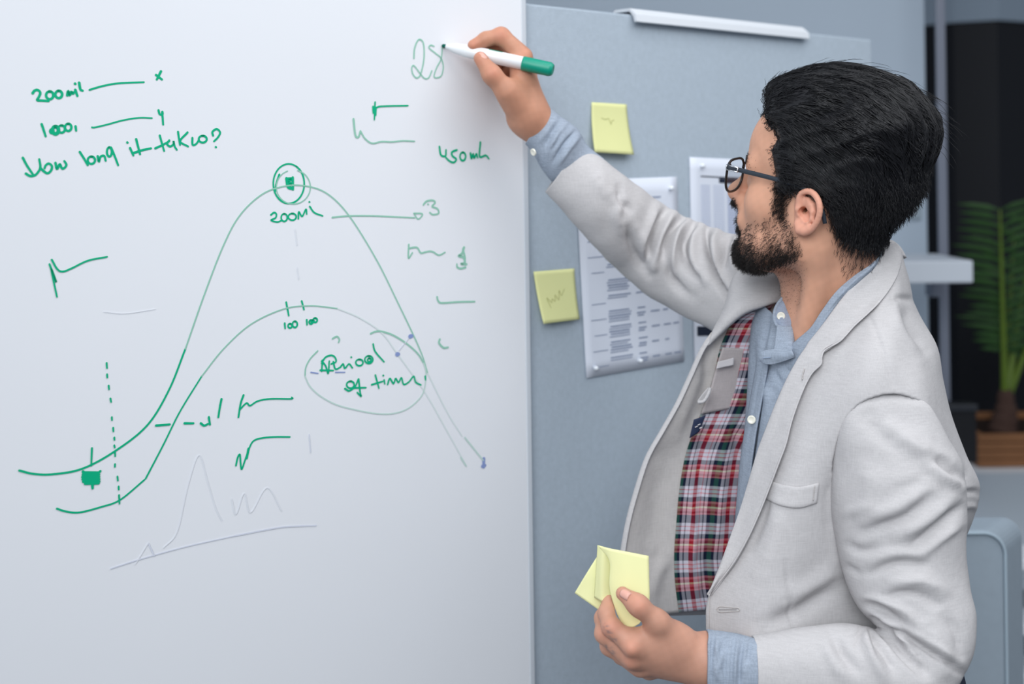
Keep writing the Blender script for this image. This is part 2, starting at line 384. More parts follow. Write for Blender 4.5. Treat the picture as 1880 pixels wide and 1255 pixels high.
# ---------------------------------------------------------------- boards
wb = empty('whiteboard', B(400, 1200), 'large whiteboard covered with green handwriting and two hand-drawn curves', 'whiteboard')
e0 = B(966, 320); e0[2] = 0.0
Lw = 2.0
MB().box(e0 - BD * Lw - BN * 0.022, BD * Lw, BN * 0.022, UP * 2.25, 0.0015).build('writing_surface', mWB, wb)
MB().box(e0 - BD * 0.006 - BN * 0.026, BD * 0.010, BN * 0.027, UP * 2.25, 0.002).build('edge_trim', mat('edge_trim_grey', lin(205, 212, 220), 0.5), wb)
pb = empty('pinboard', B(1280, 1200), 'grey felt pinboard with notes and printed sheets, right of the whiteboard', 'board')
p1 = B(1612, 320); Lp = np.linalg.norm((p1 - e0)[:2]); zpb = 1.845; PO = 0.010
MB().box(e0 + BD * 0.005 - BN * (PO + 0.03), BD * (Lp - 0.005), BN * 0.03, UP * zpb, 0.003).build('felt_panel', mPin, pb)
MB().box(e0 + BD * 0.005 - BN * (PO + 0.034), BD * (Lp), BN * 0.006, UP * (zpb + 0.004), 0.002).build('back_panel', mat('pinboard_back', lin(172, 186, 198), .7), pb)
# clamp rail on the top edge
ra, rb = B(1166, 30, -PO), B(1484, 60, -PO); Lr = np.linalg.norm((rb - ra)[:2])
sec = [(-0.046, 0.030), (-0.044, 0.034), (0.004, 0.012), (0.012, 0.006), (0.013, -0.006), (0.010, -0.008), (0.006, 0.002), (-0.002, 0.006), (-0.034, 0.008), (-0.040, 0.004)]
sec = [(-0.038, -0.012), (-0.038, 0.006), (-0.034, 0.010), (-0.002, 0.0095), (0.011, -0.001), (0.0125, -0.012), (0.009, -0.013), (0.006, -0.004), (-0.002, 0.005), (-0.034, 0.006), (-0.035, -0.012)]
o0 = np.array([ra[0], ra[1], zpb]); nS = len(sec); V = [o0 + BD * q * Lr + BN * x + UP * z for q in (0, 1) for x, z in sec]
MB().add(V, [tuple(range(nS)), tuple(range(nS, 2 * nS))[::-1]] + [(j, nS + j, nS + (j + 1) % nS, (j + 1) % nS) for j in range(nS)]).build('clamp_rail', mWhite, label='white clamp rail hooked over the top edge of the pinboard', cat='rail')

# ---- marker strokes: ink lies on the enamel
def ink(name, col, k):
    c_ = tuple(a * k + b * (1 - k) for a, b in zip(col, lin(235, 238, 243)))
    return mat(name, c_, 0.45, 0.3)
GREEN = lin(0, 178, 130); BLUE = lin(70, 110, 190)
mInk = {'g': ink('green_ink', GREEN, 1.0), 'm': ink('green_ink_dry', GREEN, 0.64), 'l': ink('green_ink_light', GREEN, 0.36), 'f': ink('green_ink_faint', GREEN, 0.15),
        'b': ink('blue_ink', BLUE, 0.75), 'v': ink('blue_ink_faint', BLUE, 0.18), 'w': ink('wiped_ink', lin(190, 198, 212), 0.12)}
INKH = [0.0004]
def ribbon(mb, pts2, wpx, n=None, closed=False):
    p2 = np.asarray(pts2, float)
    if len(p2) == 1: p2 = np.vstack([p2, p2 + (0.8, 0.3)])
    L = np.linalg.norm(np.diff(p2, axis=0), axis=1).sum()
    n = n or max(6, min(90, int(L / 4) + 3 * len(p2)))
    c_ = cr1(p2, n); W = np.array([B(x, y, INKH[0]) for x, y in c_])
    T = np.gradient(W, axis=0); T /= np.linalg.norm(T, axis=1)[:, None] + 1e-12
    Nn = np.cross(BN, T); hw = 0.5 * wpx * np.array([board_d(x, y) for x, y in c_]) / F
    hw = hw * np.linspace(1.05, 0.9, n)
    # round ends
    V = []; 
    for i, s_ in ((0, -1), (n - 1, 1)):
        pass
    Lf, Rt = W + Nn * hw[:, None], W - Nn * hw[:, None]
    k = len(mb.V); V = np.empty((2 * n, 3)); V[0::2] = Lf; V[1::2] = Rt
    mb.add(V, [(2 * i, 2 * i + 1, 2 * i + 3, 2 * i + 2) for i in range(n - 1)])
    for i, s_ in ((0, -1), (n - 1, 1)):
        m_ = 5; fan = [W[i] + hw[i] * (Nn[i] * math.cos(math.pi * q / m_) + s_ * T[i] * math.sin(math.pi * q / m_)) for q in range(m_ + 1)]
        mb.add(fan, [tuple(range(m_ + 1)) if s_ < 0 else tuple(range(m_ + 1))[::-1]])
    INKH[0] += 0.0000025
def EL(cx, cy, rx, ry, a0=-100, a1=285, n=14):
    return [(cx + rx * math.cos(math.radians(a0 + (a1 - a0) * i / (n - 1))), cy + ry * math.sin(math.radians(a0 + (a1 - a0) * i / (n - 1)))) for i in range(n)]
def writing(name, ox, oy, sc, strokes, wpx, m, parent=None):
    mb = MB()
    for s_ in strokes:
        w_ = wpx
        if isinstance(s_, tuple) and isinstance(s_[0], list): s_, w_ = s_
        ribbon(mb, [(ox + x / sc, oy + y / sc) for x, y in s_], w_)
    return mb.build(name, mInk[m], parent or wb)
R = (20, 100, 4.476)
writing('handwriting', *R, [[(178, 318), (190, 300), (212, 290), (232, 300), (240, 320), (228, 350), (215, 375), (250, 378), (308, 382)], EL(318, 335, 30, 32), EL(392, 328, 28, 30),
    [(462, 335), (470, 300), (482, 335), (495, 305), (508, 322), (520, 308)], [(528, 290), (545, 340)], [(526, 240)], [(560, 232), (570, 285), (588, 297)]], 5, 'g')
writing('answer_line', *R, [[(645, 290), (740, 262), (850, 240), (960, 232), (1092, 227)]], 3.6, 'g')
writing('handwriting', *R, [[(1232, 138), (1215, 172), (1198, 205)], [(1192, 168), (1240, 205)]], 4.6, 'g')
writing('handwriting', *R, [[(252, 572), (268, 620), (285, 672)], EL(335, 630, 14, 16), EL(365, 622, 30, 36), EL(365, 622, 20, 24), EL(415, 612, 28, 30), EL(470, 598, 26, 30), [(530, 590), (535, 625)]], 4.6, 'g')
writing('answer_line', *R, [[(665, 598), (690, 598), (790, 575), (920, 540), (1050, 520), (1158, 522)]], 3.2, 'g')
writing('handwriting', *R, [[(1212, 458), (1222, 490), (1245, 490), (1245, 470)], [(1242, 472), (1250, 575)]], 4.2, 'g')
writing('handwriting', *R, [[(97, 848), (130, 910), (180, 985)], [(122, 978), (160, 998), (205, 985), (240, 930), (232, 860)], [(240, 930), (265, 955), (300, 975), (330, 950), (335, 915), (310, 895), (285, 910), (275, 935)],
    [(365, 890), (378, 940), (400, 900), (418, 935), (440, 930), (455, 905), (438, 875)]], 4.6, 'g')
writing('handwriting', *R, [[(565, 800), (600, 855), (630, 908)], EL(660, 868, 30, 30), [(712, 835), (722, 880), (735, 840), (765, 832), (778, 872)], EL(808, 800, 20, 38), [(822, 765), (850, 830), (880, 908)]], 4.4, 'g')
writing('handwriting', *R, [[(978, 768), (1005, 828)], [(955, 722)], [(1028, 695), (1045, 760), (1060, 818)], [(1008, 808), (1080, 785), (1150, 770)]], 4.4, 'g')
writing('handwriting', *R, [[(1222, 665), (1240, 730), (1258, 792)], [(1185, 770), (1240, 745), (1300, 712)], [(1300, 705), (1282, 735), (1308, 755), (1335, 735), (1335, 710), (1345, 755), (1362, 782)],
    [(1372, 635), (1388, 742)], [(1450, 640), (1390, 712), (1455, 755)], [(1490, 685), (1492, 740), (1520, 735), (1545, 700)], EL(1575, 695, 33, 28), [(1660, 665), (1655, 635), (1690, 612), (1718, 640), (1700, 680), (1668, 712)], [(1682, 760)]], 4.0, 'g')
R = (440, 270, 3.585)
writing('peak_circle', *R, [(EL(322, 240, 102, 130, -60, 300, 26), 3.4), ([(260, 180), (240, 240), (232, 290)], 4)], 3.4, 'g')
writing('peak_circle', *R, [EL(352, 262, 112, 112, -75, 250, 24)], 2.4, 'm')
writing('peak_mark', *R, [[(308, 208), (345, 208), (310, 230), (345, 240), (315, 255), (345, 270)], [(348, 200), (350, 278)], [(306, 205), (316, 262), (345, 275)]], 5, 'g')
writing('handwriting', *R, [[(205, 445), (225, 430), (240, 440), (235, 465), (205, 480), (245, 492), (275, 482)], EL(292, 463, 20, 25), EL(345, 458, 26, 22), [(385, 470), (388, 425), (410, 455), (435, 408), (440, 440)], [(460, 390), (490, 430), (545, 452)], [(457, 360)]], 3.4, 'g')
writing('arrow', *R, [[(608, 462), (720, 452), (880, 452), (1010, 458), (1150, 464)], [(1145, 435), (1200, 438), (1190, 462), (1170, 472), (1148, 440)]], 3.0, 'm')
writing('handwriting', *R, [[(1208, 378), (1230, 355), (1270, 350), (1285, 365), (1265, 390), (1300, 405), (1308, 435), (1270, 443), (1250, 430)], [(1238, 375)]], 3.6, 'm')
writing('handwriting', *R, [[(1112, 640), (1110, 728), (1135, 695)], [(1112, 665), (1165, 660), (1190, 695), (1220, 690), (1250, 685), (1275, 690), (1310, 710), (1350, 692)]], 3.4, 'm')
writing('handwriting', *R, [([(1475, 660), (1462, 700), (1440, 715), (1472, 725), (1480, 760), (1455, 768), (1492, 770)], 5), [(1485, 790), (1455, 798), (1432, 790), (1428, 770)], [(1468, 670), (1482, 730), (1475, 765)]], 4, 'm')
writing('dash', *R, [[(1298, 985), (1305, 1010), (1330, 1024), (1440, 1018), (1545, 1016)]], 3.8, 'm')
writing('tick', *R, [[(305, 1020), (322, 1108)], [(407, 1012), (422, 1068)]], 3.6, 'g')
writing('handwriting', *R, [[(295, 1158), (298, 1192)], EL(330, 1175, 13, 14), EL(362, 1165, 16, 20)], 3.6, 'g')
writing('handwriting', *R, [[(440, 1135), (442, 1168)], EL(468, 1150, 12, 13), EL(495, 1138, 14, 14), EL(478, 1145, 10, 8)], 3.6, 'g')
writing('high_curve', 0, 0, 1, [([(35, 863), (60, 869), (95, 870), (150, 860), (210, 828), (270, 780), (310, 715), (340, 640)], 4.0)], 4, 'g')
writing('high_curve', 0, 0, 1, [([(340, 640), (375, 540), (410, 450), (440, 395), (480, 357), (520, 342), (560, 341), (600, 355), (640, 395), (690, 475), (730, 555), (770, 640), (785, 685)], 2.8)], 3, 'm')
writing('high_curve', 0, 0, 1, [([(785, 685), (820, 755), (848, 800)], 2.4)], 2.4, 'f')
writing('low_curve', 0, 0, 1, [([(104, 933), (120, 938), (145, 940), (185, 930), (220, 917), (265, 880)], 3.6), ([(267, 878), (300, 815), (330, 755), (370, 690)], 3.2)], 3, 'g')
writing('low_curve', 0, 0, 1, [([(370, 690), (410, 640), (460, 595), (520, 567), (570, 561), (620, 566)], 2.6)], 3, 'm')
writing('low_curve', 0, 0, 1, [([(620, 566), (660, 583), (700, 610), (730, 650), (780, 720), (820, 790), (855, 853)], 2.4)], 3, 'f')
R = (420, 560, 3.76)
writing('mark', *R, [[(715, 230), (745, 215), (762, 235), (757, 255)]], 3.4, 'm')
writing('ellipse', *R, [([(978, 195), (1010, 182), (1050, 180), (1130, 205), (1220, 260), (1300, 330), (1345, 400)], 3.4)], 3, 'm')
writing('ellipse', *R, [[(612, 315), (560, 370), (530, 430), (525, 490)]], 2.8, 'm')
writing('ellipse', *R, [[(1345, 400), (1360, 470), (1345, 590), (1300, 660), (1220, 720), (1120, 748), (1000, 745), (870, 720), (740, 685), (630, 625), (560, 560), (525, 490)]], 2.6, 'l')
writing('handwriting', *R, [[(645, 380), (640, 455)], [(640, 385), (668, 420), (685, 470), (692, 385)], [(640, 400), (665, 360), (705, 345), (732, 360), (738, 390), (705, 405)], [(630, 448), (720, 450)], [(720, 390), (735, 440), (772, 425)], [(770, 425), (788, 405), (800, 435), (828, 405), (852, 432)], [(843, 358)], EL(900, 395, 25, 22), EL(965, 375, 28, 26), EL(968, 378, 12, 12), [(995, 268), (1010, 320), (1070, 390)]], 3.5, 'g')
writing('underline', *R, [[(565, 462), (615, 470)]], 2.4, 'b'); writing('underline', *R, [[(735, 462), (800, 462)]], 2.4, 'b')
writing('handwriting', *R, [EL(838, 548, 26, 24), [(800, 575), (830, 590), (870, 560), (892, 510)], [(895, 510), (905, 600), (912, 628), (885, 602)], [(855, 570), (945, 568)]], 3.6, 'g')
writing('handwriting', *R, [[(1010, 482), (1035, 572)], [(985, 548), (1060, 525)], [(1070, 515), (1075, 542)], [(1064, 484)], [(1095, 545), (1110, 505), (1135, 540), (1150, 505), (1170, 532), (1190, 500), (1205, 545), (1240, 530), (1275, 490), (1288, 530), (1325, 550)], [(1354, 490), (1357, 515)]], 3.5, 'g')
writing('squiggle', *R, [([(100, 620), (80, 680), (65, 772)], 4), [(72, 722), (120, 675), (145, 692), (200, 660), (290, 645), (430, 645), (432, 635)]], 3.2, 'g')
writing('squiggle', *R, [[(48, 1105), (60, 1050), (75, 1030), (80, 1090), (88, 1130), (110, 1070), (140, 985), (170, 935), (230, 915), (320, 908), (420, 908)], ([(135, 990), (122, 1055)], 5)], 3.4, 'g')
writing('mark', *R, [[(1455, 235), (1450, 260), (1480, 292), (1512, 290)]], 4, 'm')
writing('blue_dot', *R, [([(1250, 215), (1262, 212)], 8), ([(1160, 338), (1170, 338)], 8)], 8, 'b')
writing('blue_dot', *R, [([(1758, 1060), (1758, 1115)], 7), ([(1748, 1110), (1768, 1105)], 6)], 6, 'b')
writing('link_line', *R, [[(1175, 310), (1240, 230)]], 2, 'v')
writing('curve_end', *R, [[(1628, 912), (1690, 990), (1755, 1070)], [(1600, 1050), (1638, 1110)]], 3, 'l')
R = (630, 60, 5.02)
writing('handwriting', *R, [[(650, 235), (655, 150), (680, 80), (705, 62), (735, 90), (745, 180), (735, 290), (705, 395), (672, 415), (640, 380), (630, 325), (650, 303), (700, 365), (745, 418), (785, 415), (815, 350)]], 2.8, 'm')
writing('handwriting', *R, [[(835, 125), (805, 115), (790, 140), (850, 190), (900, 235), (920, 310), (905, 390), (865, 415), (835, 400), (860, 320), (900, 240), (912, 130)]], 2.6, 'm')
writing('mark', *R, [[(292, 640), (285, 800)], [(272, 680), (275, 740)], [(300, 690), (298, 760)], [(285, 680), (288, 770)], ([(300, 695), (330, 680), (430, 675), (595, 672)], 3.2)], 3.4, 'g')
writing('mark', *R, [([(93, 795), (110, 940), (138, 960), (157, 905)], 4), [(157, 905), (200, 975), (265, 1018), (350, 1003), (450, 1005), (550, 995), (655, 1000)]], 3, 'm')
writing('handwriting', *R, [[(885, 1050), (898, 1125), (940, 1135), (945, 1080)], [(1045, 1080), (1000, 1100), (1005, 1135), (1040, 1165), (1015, 1195), (975, 1180), (945, 1150)], EL(1100, 1140, 26, 38), [(1170, 1110), (1180, 1160), (1195, 1115), (1205, 1155), (1225, 1115), (1235, 1150)], [(1262, 1010), (1255, 1140), (1310, 1130), (1340, 1160)]], 4, 'g')
R = (20, 440, 2.414)
writing('squiggle', *R, [[(180, 88), (205, 130), (230, 140), (270, 125), (340, 92), (425, 75)], [(170, 108), (200, 188), (178, 130), (203, 252)]], 3.6, 'g')
writing('dotted_line', *R, [[(423, 545), (425, 568)], [(425, 595), (426, 610)], [(432, 645), (434, 662)], [(440, 702), (443, 718)], [(446, 785), (447, 798)], [(452, 832), (453, 848)], [(457, 875), (458, 886)], [(457, 910), (459, 920)], [(460, 940), (461, 958)], [(460, 993), (460, 1005)], [(471, 1048), (473, 1066)], [(476, 1092), (477, 1106)], [(478, 1130), (480, 1168)]], 3.4, 'g')
writing('tick', *R, [[(358, 922), (355, 1000)]], 3.6, 'g')
writing('filled_mark', *R, [[(320, 1030), (390, 1030)], [(318, 1040), (390, 1040)], [(316, 1050), (390, 1050)], [(317, 1060), (391, 1060)], [(320, 1070), (391, 1070)], [(328, 1079), (388, 1078)], [(318, 1026), (326, 1032)], [(386, 1032), (395, 1024)], [(360, 1085), (361, 1100)]], 5, 'g')
writing('dash', *R, [[(642, 822), (703, 817)], [(768, 812), (808, 812)], [(840, 812), (855, 822), (872, 815)], [(876, 785), (881, 818)], [(932, 705), (925, 740), (918, 785)]], 4.2, 'g')
for st_, wd_, m_ in (([(203, 1043), (260, 1025), (340, 1003), (430, 983)], 2.2, 'v'), ([(272, 996), (283, 1020)], 2.2, 'v'), ([(567, 797), (570, 830)], 2, 'v'), ([(430, 983), (510, 968), (550, 965), (580, 964)], 2.6, 'v'),
        ([(248, 1035), (272, 996)], 1.8, 'w'), ([(300, 1005), (325, 975), (345, 890), (365, 835), (380, 880), (395, 930), (407, 955)], 1.6, 'w'), ([(425, 915), (433, 943), (448, 905), (460, 940), (490, 895), (517, 937)], 1.8, 'w'),
        ([(190, 572), (230, 575), (285, 567)], 1.2, 'w'), ([(541, 420), (545, 450)], 1.6, 'w'), ([(545, 490), (548, 512)], 1.6, 'w')):
    writing('erased_sketch', 0, 0, 1, [st_], wd_, m_)

# ---- sheets and sticky notes on the felt
mPaper = mat('printer_paper', lin(222, 228, 240), 0.7, 0.2)
mYel = mat('yellow_note_paper', lin(229, 231, 168), 0.75, 0.2, noise=0.02, nscale=20)
mPrint = mat('printed_ink', lin(140, 152, 176), 0.8, 0.1); mPrintDark = mat('printed_ink_dark', lin(40, 46, 62), 0.8, 0.1)
mPencil = mat('pencil_mark', lin(180, 182, 122), 0.8, 0.1)
mPinH = mat('clear_pin_head', lin(235, 240, 246), 0.25, 0.6)
FO = -PO
def sheet(name, corners, m, lift, label, cat, nu=14, nv=14, group=None):
    """corners TL TR BR BL in photo pixels; lift(a,b) = how far the paper stands off the felt"""
    TL, TR, BR, BL = [B(x, y, FO) for x, y in corners]
    V = []
    for i in range(nu):
        for j in range(nv):
            a, b = i / (nu - 1), j / (nv - 1)
            p = (TL * (1 - b) + TR * b) * (1 - a) + (BL * (1 - b) + BR * b) * a
            V.append(p + BN * (0.0008 + lift(a, b)))
    o = mesh_obj(name, V, grid_faces(nu, nv), m, None, True, label, cat, group); solidify(o, 0.0003, 0.0); 
    o['_c'] = 0; del o['_c']
    def at(a, b): return (TL * (1 - b) + TR * b) * (1 - a) + (BL * (1 - b) + BR * b) * a + BN * (0.0014 + lift(a, b))
    return o, at
def printed(name, at, rects, m, parent):
    mb = MB()
    for a0, b0, a1, b1 in rects:
        n = max(1, int((b1 - b0) / 0.06))
        for k in range(n):
            c0, c1 = b0 + (b1 - b0) * k / n, b0 + (b1 - b0) * (k + 1) / n
            mb.add([at(a0, c0), at(a0, c1), at(a1, c1), at(a1, c0)], [(0, 3, 2, 1)])
    return mb.build(name, m, parent)
s1, at1 = sheet('printed_sheet', [(1064, 331), (1250, 324), (1264, 664), (1083, 695)], mPaper, lambda a, b: 0.0006 + 0.0012 * a * (1 - b), 'printed table sheet pinned below the raised sleeve', 'paper')
rects = []
rr = random.Random(3)
for k in range(17):
    a = 0.30 + k * 0.040
    for (b0, b1, two) in ((0.05, 0.20, 0), (0.24, 0.47, 1), (0.52, 0.62, 1), (0.66, 0.76, 0), (0.79, 0.87, 0), (0.89, 0.98, 0)):
        if rr.random() < 0.1: continue
        if b0 == 0.05:
            if k % 2 == 0: rects += [(a + 0.012, b0 + rr.uniform(0, .05), a + 0.016, b1 + 0.02)]
            continue
        if k % 2 == 0: rects.append((a, b0 + rr.uniform(0, .015), a + 0.008, b1 - rr.uniform(0, .03)))
        if two: rects.append((a + 0.014, b0 + rr.uniform(0, .015), a + 0.021, b1 - rr.uniform(0, .03)))
        if b0 == 0.24: rects.append((a + 0.028, b0, a + 0.033, b1 - rr.uniform(0, .06)))
rects += [(0.10, 0.60, 0.107, 0.66), (0.10, 0.70, 0.108, 0.82), (0.13, 0.2, 0.137, 0.5)]
printed('printed_text', at1, rects, mPrint, s1)['kind'] = 'stuff'
for a, b in ((0.955, 0.08), (0.955, 0.52), (0.06, 0.92)):
    c_ = at1(a, b); MB().lathe(c_ - BN * 0.001, BN, [(0, 0.003), (0.004, 0.0035), (0.007, 0.003), (0.008, 0.001)], 14).build('push_pin', mPinH, smooth=True, label='clear push pin at the %s of the table sheet' % ('bottom left corner' if b < .2 else 'bottom middle' if b < .6 else 'top right corner'), cat='pin')
s2, at2 = sheet('printed_sheet', [(1273, 288), (1452, 297), (1458, 570), (1278, 560)], mPaper, lambda a, b: 0.001, 'printed sheet with dark header bar in front of the face', 'paper')
printed('header_bar', at2, [(0.122, 0.10, 0.130, 0.95)], mPrintDark, s2); printed('header_bar', at2, [(0.132, 0.28, 0.165, 0.95)], mPrintDark, s2)
rects = []
for k in range(44):
    a = 0.185 + k * 0.0165
    rects += [(a, 0.10, a + 0.004, 0.19), (a, 0.36, a + 0.009, 0.50), (a, 0.60, a + 0.008, 0.72), (a, .22, a + .003, .33), (a, .54, a + .003, .57), (a, .80, a + .005, .92)]
printed('printed_text', at2, rects, mat('printed_ink_blue', lin(170, 182, 212), .8, .1), s2)['kind'] = 'stuff'
c_ = at2(0.055, 0.11); MB().lathe(c_ - BN * 0.001, BN, [(0, 0.003), (0.004, 0.0035), (0.007, 0.003), (0.008, 0.001)], 14).build('push_pin', mPinH, smooth=True, label='clear push pin at the top of the sheet with dark header', cat='pin')
s3, at3 = sheet('printed_sheet', [(1280, 574), (1460, 573), (1470, 810), (1286, 830)], mPaper, lambda a, b: 0.001, 'printed sheet mostly hidden behind the open jacket edge', 'paper')
printed('header_bar', at3, [(0.10, 0.03, 0.17, 0.9)], mPrintDark, s3)
def note(corners, lift, label): return sheet('sticky_note', corners, mYel, lift, label, 'sticky note', group='yellow notes on the pinboard')
n1, atn = note([(1093, 187), (1157, 191), (1162, 284), (1090, 279)], lambda a, b: 0.0015 + 0.010 * a * a + 0.002 * math.sin(3 * b) * a, 'upper yellow sticky note on the pinboard, above the sleeve')
def pen(name, at, lines, parent, wid=0.012):
    mb = MB()
    for ln in lines:
        c_ = cr1(ln, 5 * len(ln)); T = np.gradient(c_, axis=0); N2 = np.stack([-T[:, 1], T[:, 0]], 1); N2 /= np.linalg.norm(N2, axis=1)[:, None] + 1e-9
        V = []
        for q, m_ in zip(c_, N2): V += [at(*(q + m_ * wid / 2)), at(*(q - m_ * wid / 2))]
        mb.add(V, [(2 * i, 2 * i + 1, 2 * i + 3, 2 * i + 2) for i in range(len(c_) - 1)])
    return mb.build(name, mPencil, parent)
pen('handwriting', atn, [[(0.30, 0.25), (0.33, 0.35), (0.31, 0.45), (0.42, 0.50), (0.36, 0.52), (0.33, 0.60)]], n1)
n2, atn2 = note([(986, 499), (1061, 493), (1065, 586), (996, 594)], lambda a, b: 0.0015 + 0.007 * a * a + 0.003 * (1 - b) * a, 'lower yellow sticky note on the pinboard, left of the table sheet')
pen('handwriting', atn2, [[(0.72, 0.28), (0.52, 0.22), (0.62, 0.32), (0.55, 0.35), (0.60, 0.42), (0.48, 0.44), (0.58, 0.52), (0.40, 0.56), (0.50, 0.60), (0.38, 0.70)]], n2)

# ---------------------------------------------------------------- the man
person = empty('person', P(1560, 1200, 1.5), 'bearded man in pale linen blazer and glasses writing on the whiteboard', 'person')

# head frame: f forward (towards the board), L to his left (towards the camera), u up
YAW, PIT, ROL = math.radians(36), math.radians(12), math.radians(6)
fv = np.array([-math.cos(YAW) * math.cos(PIT), math.sin(YAW) * math.cos(PIT), math.sin(PIT)])
L0 = np.array([-math.sin(YAW), -math.cos(YAW), 0.0]); u0 = np.cross(fv, L0)
Lv = L0 * math.cos(ROL) - u0 * math.sin(ROL); uv = u0 * math.cos(ROL) + L0 * math.sin(ROL)
HM = np.stack([fv, Lv, uv], 1)              # columns
EAR = P(1477, 385, 1.405)
HO = EAR - HM @ np.array([0.0, 0.078, 0.0])
def H(x, y, z): return HO + HM @ np.array([x, y, z], float)
def toH(p): return (np.asarray(p) - HO) @ HM
def near_px(q):      # head-local points folded to the near side -> pixels
    q = q.copy(); q[:, 1] = np.abs(q[:, 1]); return PX(HO + q @ HM.T)

def skull(q):
    x, y, z = q.T
    d = ell(q, (0.006, 0, 0.044), (0.092, 0.077, 0.088))
    d = smin(d, ell(q, (0.048, 0, 0.055), (0.058, 0.064, 0.060)), 0.02)
    return d
def face(q):
    ya = np.abs(q[:, 1]); m = q.copy(); m[:, 1] = ya
    d = skull(q)
    d = smin(d, ell(q, (0.048, 0, -0.025), (0.056, 0.058, 0.066)), 0.025)
    jaw = smin(cone(m, (0.006, 0.056, -0.048), (0.050, 0.045, -0.070), 0.016, 0.018), cone(m, (0.050, 0.045, -0.070), (0.086, 0.012, -0.082), 0.018, 0.019), 0.012)
    d = smin(d, jaw, 0.030)
    d = smin(d, cone(m, (0.0, 0.058, -0.01), (0.006, 0.056, -0.048), 0.018, 0.016), 0.03)
    d = smin(d, ell(q, (0.086, 0, -0.084), (0.020, 0.022, 0.018)), 0.015)
    d = smin(d, sph(m, (0.064, 0.047, -0.010), 0.021), 0.022)          # cheekbone
    d = smin(d, cone(m, (0.095, 0.006, 0.027), (0.080, 0.050, 0.032), 0.011, 0.011), 0.014)   # brow
    d = smax(d, -sph(m, (0.106, 0.031, 0.010), 0.017), 0.012)          # eye socket
    d = smin(d, sph(m, (0.081, 0.031, 0.011), 0.0150), 0.004)          # lids
    nose = smin(cone(q, (0.100, 0, 0.022), (0.1225, 0, -0.014), 0.0078, 0.0110), cone(q, (0.1225, 0, -0.014), (0.105, 0, -0.027), 0.0115, 0.010), 0.006)
    nose = smin(nose, sph(m, (0.110, 0.0135, -0.021), 0.0092), 0.007)
    d = smin(d, nose, 0.010)
    d = smax(d, -cone(m, (0.117, 0.006, -0.030), (0.112, 0.007, -0.024), 0.0032, 0.003), 0.002)
    d = smin(d, ell(q, (0.099, 0, -0.042), (0.013, 0.030, 0.016)), 0.012)
    d = smin(d, cone(m, (0.112, 0.0, -0.045), (0.103, 0.022, -0.049), 0.0055, 0.003), 0.004)
    d = smin(d, cone(m, (0.108, 0.0, -0.056), (0.101, 0.020, -0.053), 0.0065, 0.003), 0.004)
    d = smax(d, -cone(m, (0.001, 0.090, 0.0), (0.001, 0.050, 0.0), 0.0045, 0.003), 0.002)     # ear canal
    d = smax(d, -cone(m, (0.117, 0.0, -0.0505), (0.106, 0.023, -0.051), 0.0022, 0.0015), 0.003)
    return d
NB = P(1545, 668, 1.516); NT = H(-0.018, 0, -0.035)
def neck(p):
    d = cone(p, NT, NB, 0.046, 0.050)
    a = H(0.035, 0.0, -0.080); b = P(1474, 650, 1.490)
    d = smin(d, cone(p, a, b, 0.020, 0.020), 0.03)                     # throat
    d = smin(d, cone(p, H(-0.012, 0.055, -0.045), P(1482, 645, 1.470), 0.012, 0.010), 0.03)   # neck muscle
    d = smin(d, cone(p, NB, P(1600, 740, 1.46), 0.050, 0.035), 0.05)
    d = smin(d, cone(p, NB, P(1470, 660, 1.62), 0.050, 0.035), 0.05)
    return smin(d, ell(p, P(1560, 800, 1.53), (0.07, 0.08, 0.09)), 0.05)
def head_sdf(p): return smin(face(toH(p)), neck(p), 0.022)

c_ = H(0, 0, 0.0)
hV, hF = surfnet(head_sdf, np.array([0.17, 1.33, 1.24]), np.array([0.60, 1.66, 1.72]), 0.0021)

# ear, by its ridges; each point = pixel + distance beyond the side plane of the head
def ear_pt(px, py, out=0.0):
    return P(px, py, 1.4035 - 0.50 * (px - 1477) / 1600 - out)
E = lambda *l: [ear_pt(*q) for q in l]
helix = E((1470, 385, .002), (1468, 370, .004), (1470, 357, .006), (1479, 351.5, .009), (1489, 352, .012), (1498, 360, .015), (1504, 373, .017), (1505, 389, .017), (1501, 404, .015), (1494, 416, .012), (1485, 424, .009))
helix_r = [.0022, .0028, .0030, .0031, .0031, .0031, .0030, .0030, .0030, .0032, .0036]
anti = E((1484, 366, .006), (1490, 376, .009), (1493, 389, .011), (1490, 401, .010), (1483, 408, .008))
lobe = E((1485, 420, .008), (1477, 424, .006), (1469, 422, .003), (1465, 412, .001))
trag = E((1467, 392, .003), (1465.5, 384, .004), (1467, 377, .003))
plate_c = ear_pt(1486, 384, .004)
back = E((1474, 362, .0), (1492, 380, .004), (1488, 400, .003), (1475, 414, .0))
helix_s, helix_rs = cr1(np.array(helix), 24), np.interp(np.linspace(0, 10, 24), np.arange(11), helix_r)
def ear(p):
    d = chain(p, helix_s, helix_rs, 0.002)
    pl = smin(chain(p, back, [.0045, .0055, .0055, .005], 0.006), chain(p, E((1470, 372, -.004), (1470, 412, -.004)), [.007, .007], .004), 0.008)
    d = smin(d, pl, 0.005)
    d = smin(d, chain(p, anti, [.0022, .0027, .003, .003, .0026], 0.002), 0.0035)
    d = smin(d, chain(p, lobe, [.0042, .0052, .005, .004], 0.003), 0.004)
    d = smin(d, chain(p, trag, [.003, .0034, .0028], 0.002), 0.004)
    d = smax(d, -chain(p, E((1475, 390, .006), (1481, 398, .008)), [.0056, .0060], .003), 0.002)   # concha
    d = smax(d, -chain(p, E((1475, 386, .004), (1481, 387, -.010)), [.0036, .0030], .002), 0.002)
    d = smax(d, -chain(p, E((1478, 361, .009), (1486, 364, .012), (1497, 378, .0155), (1496, 396, .014)), [.0022, .0024, .0021, .0016], .001), 0.0015)
    return d
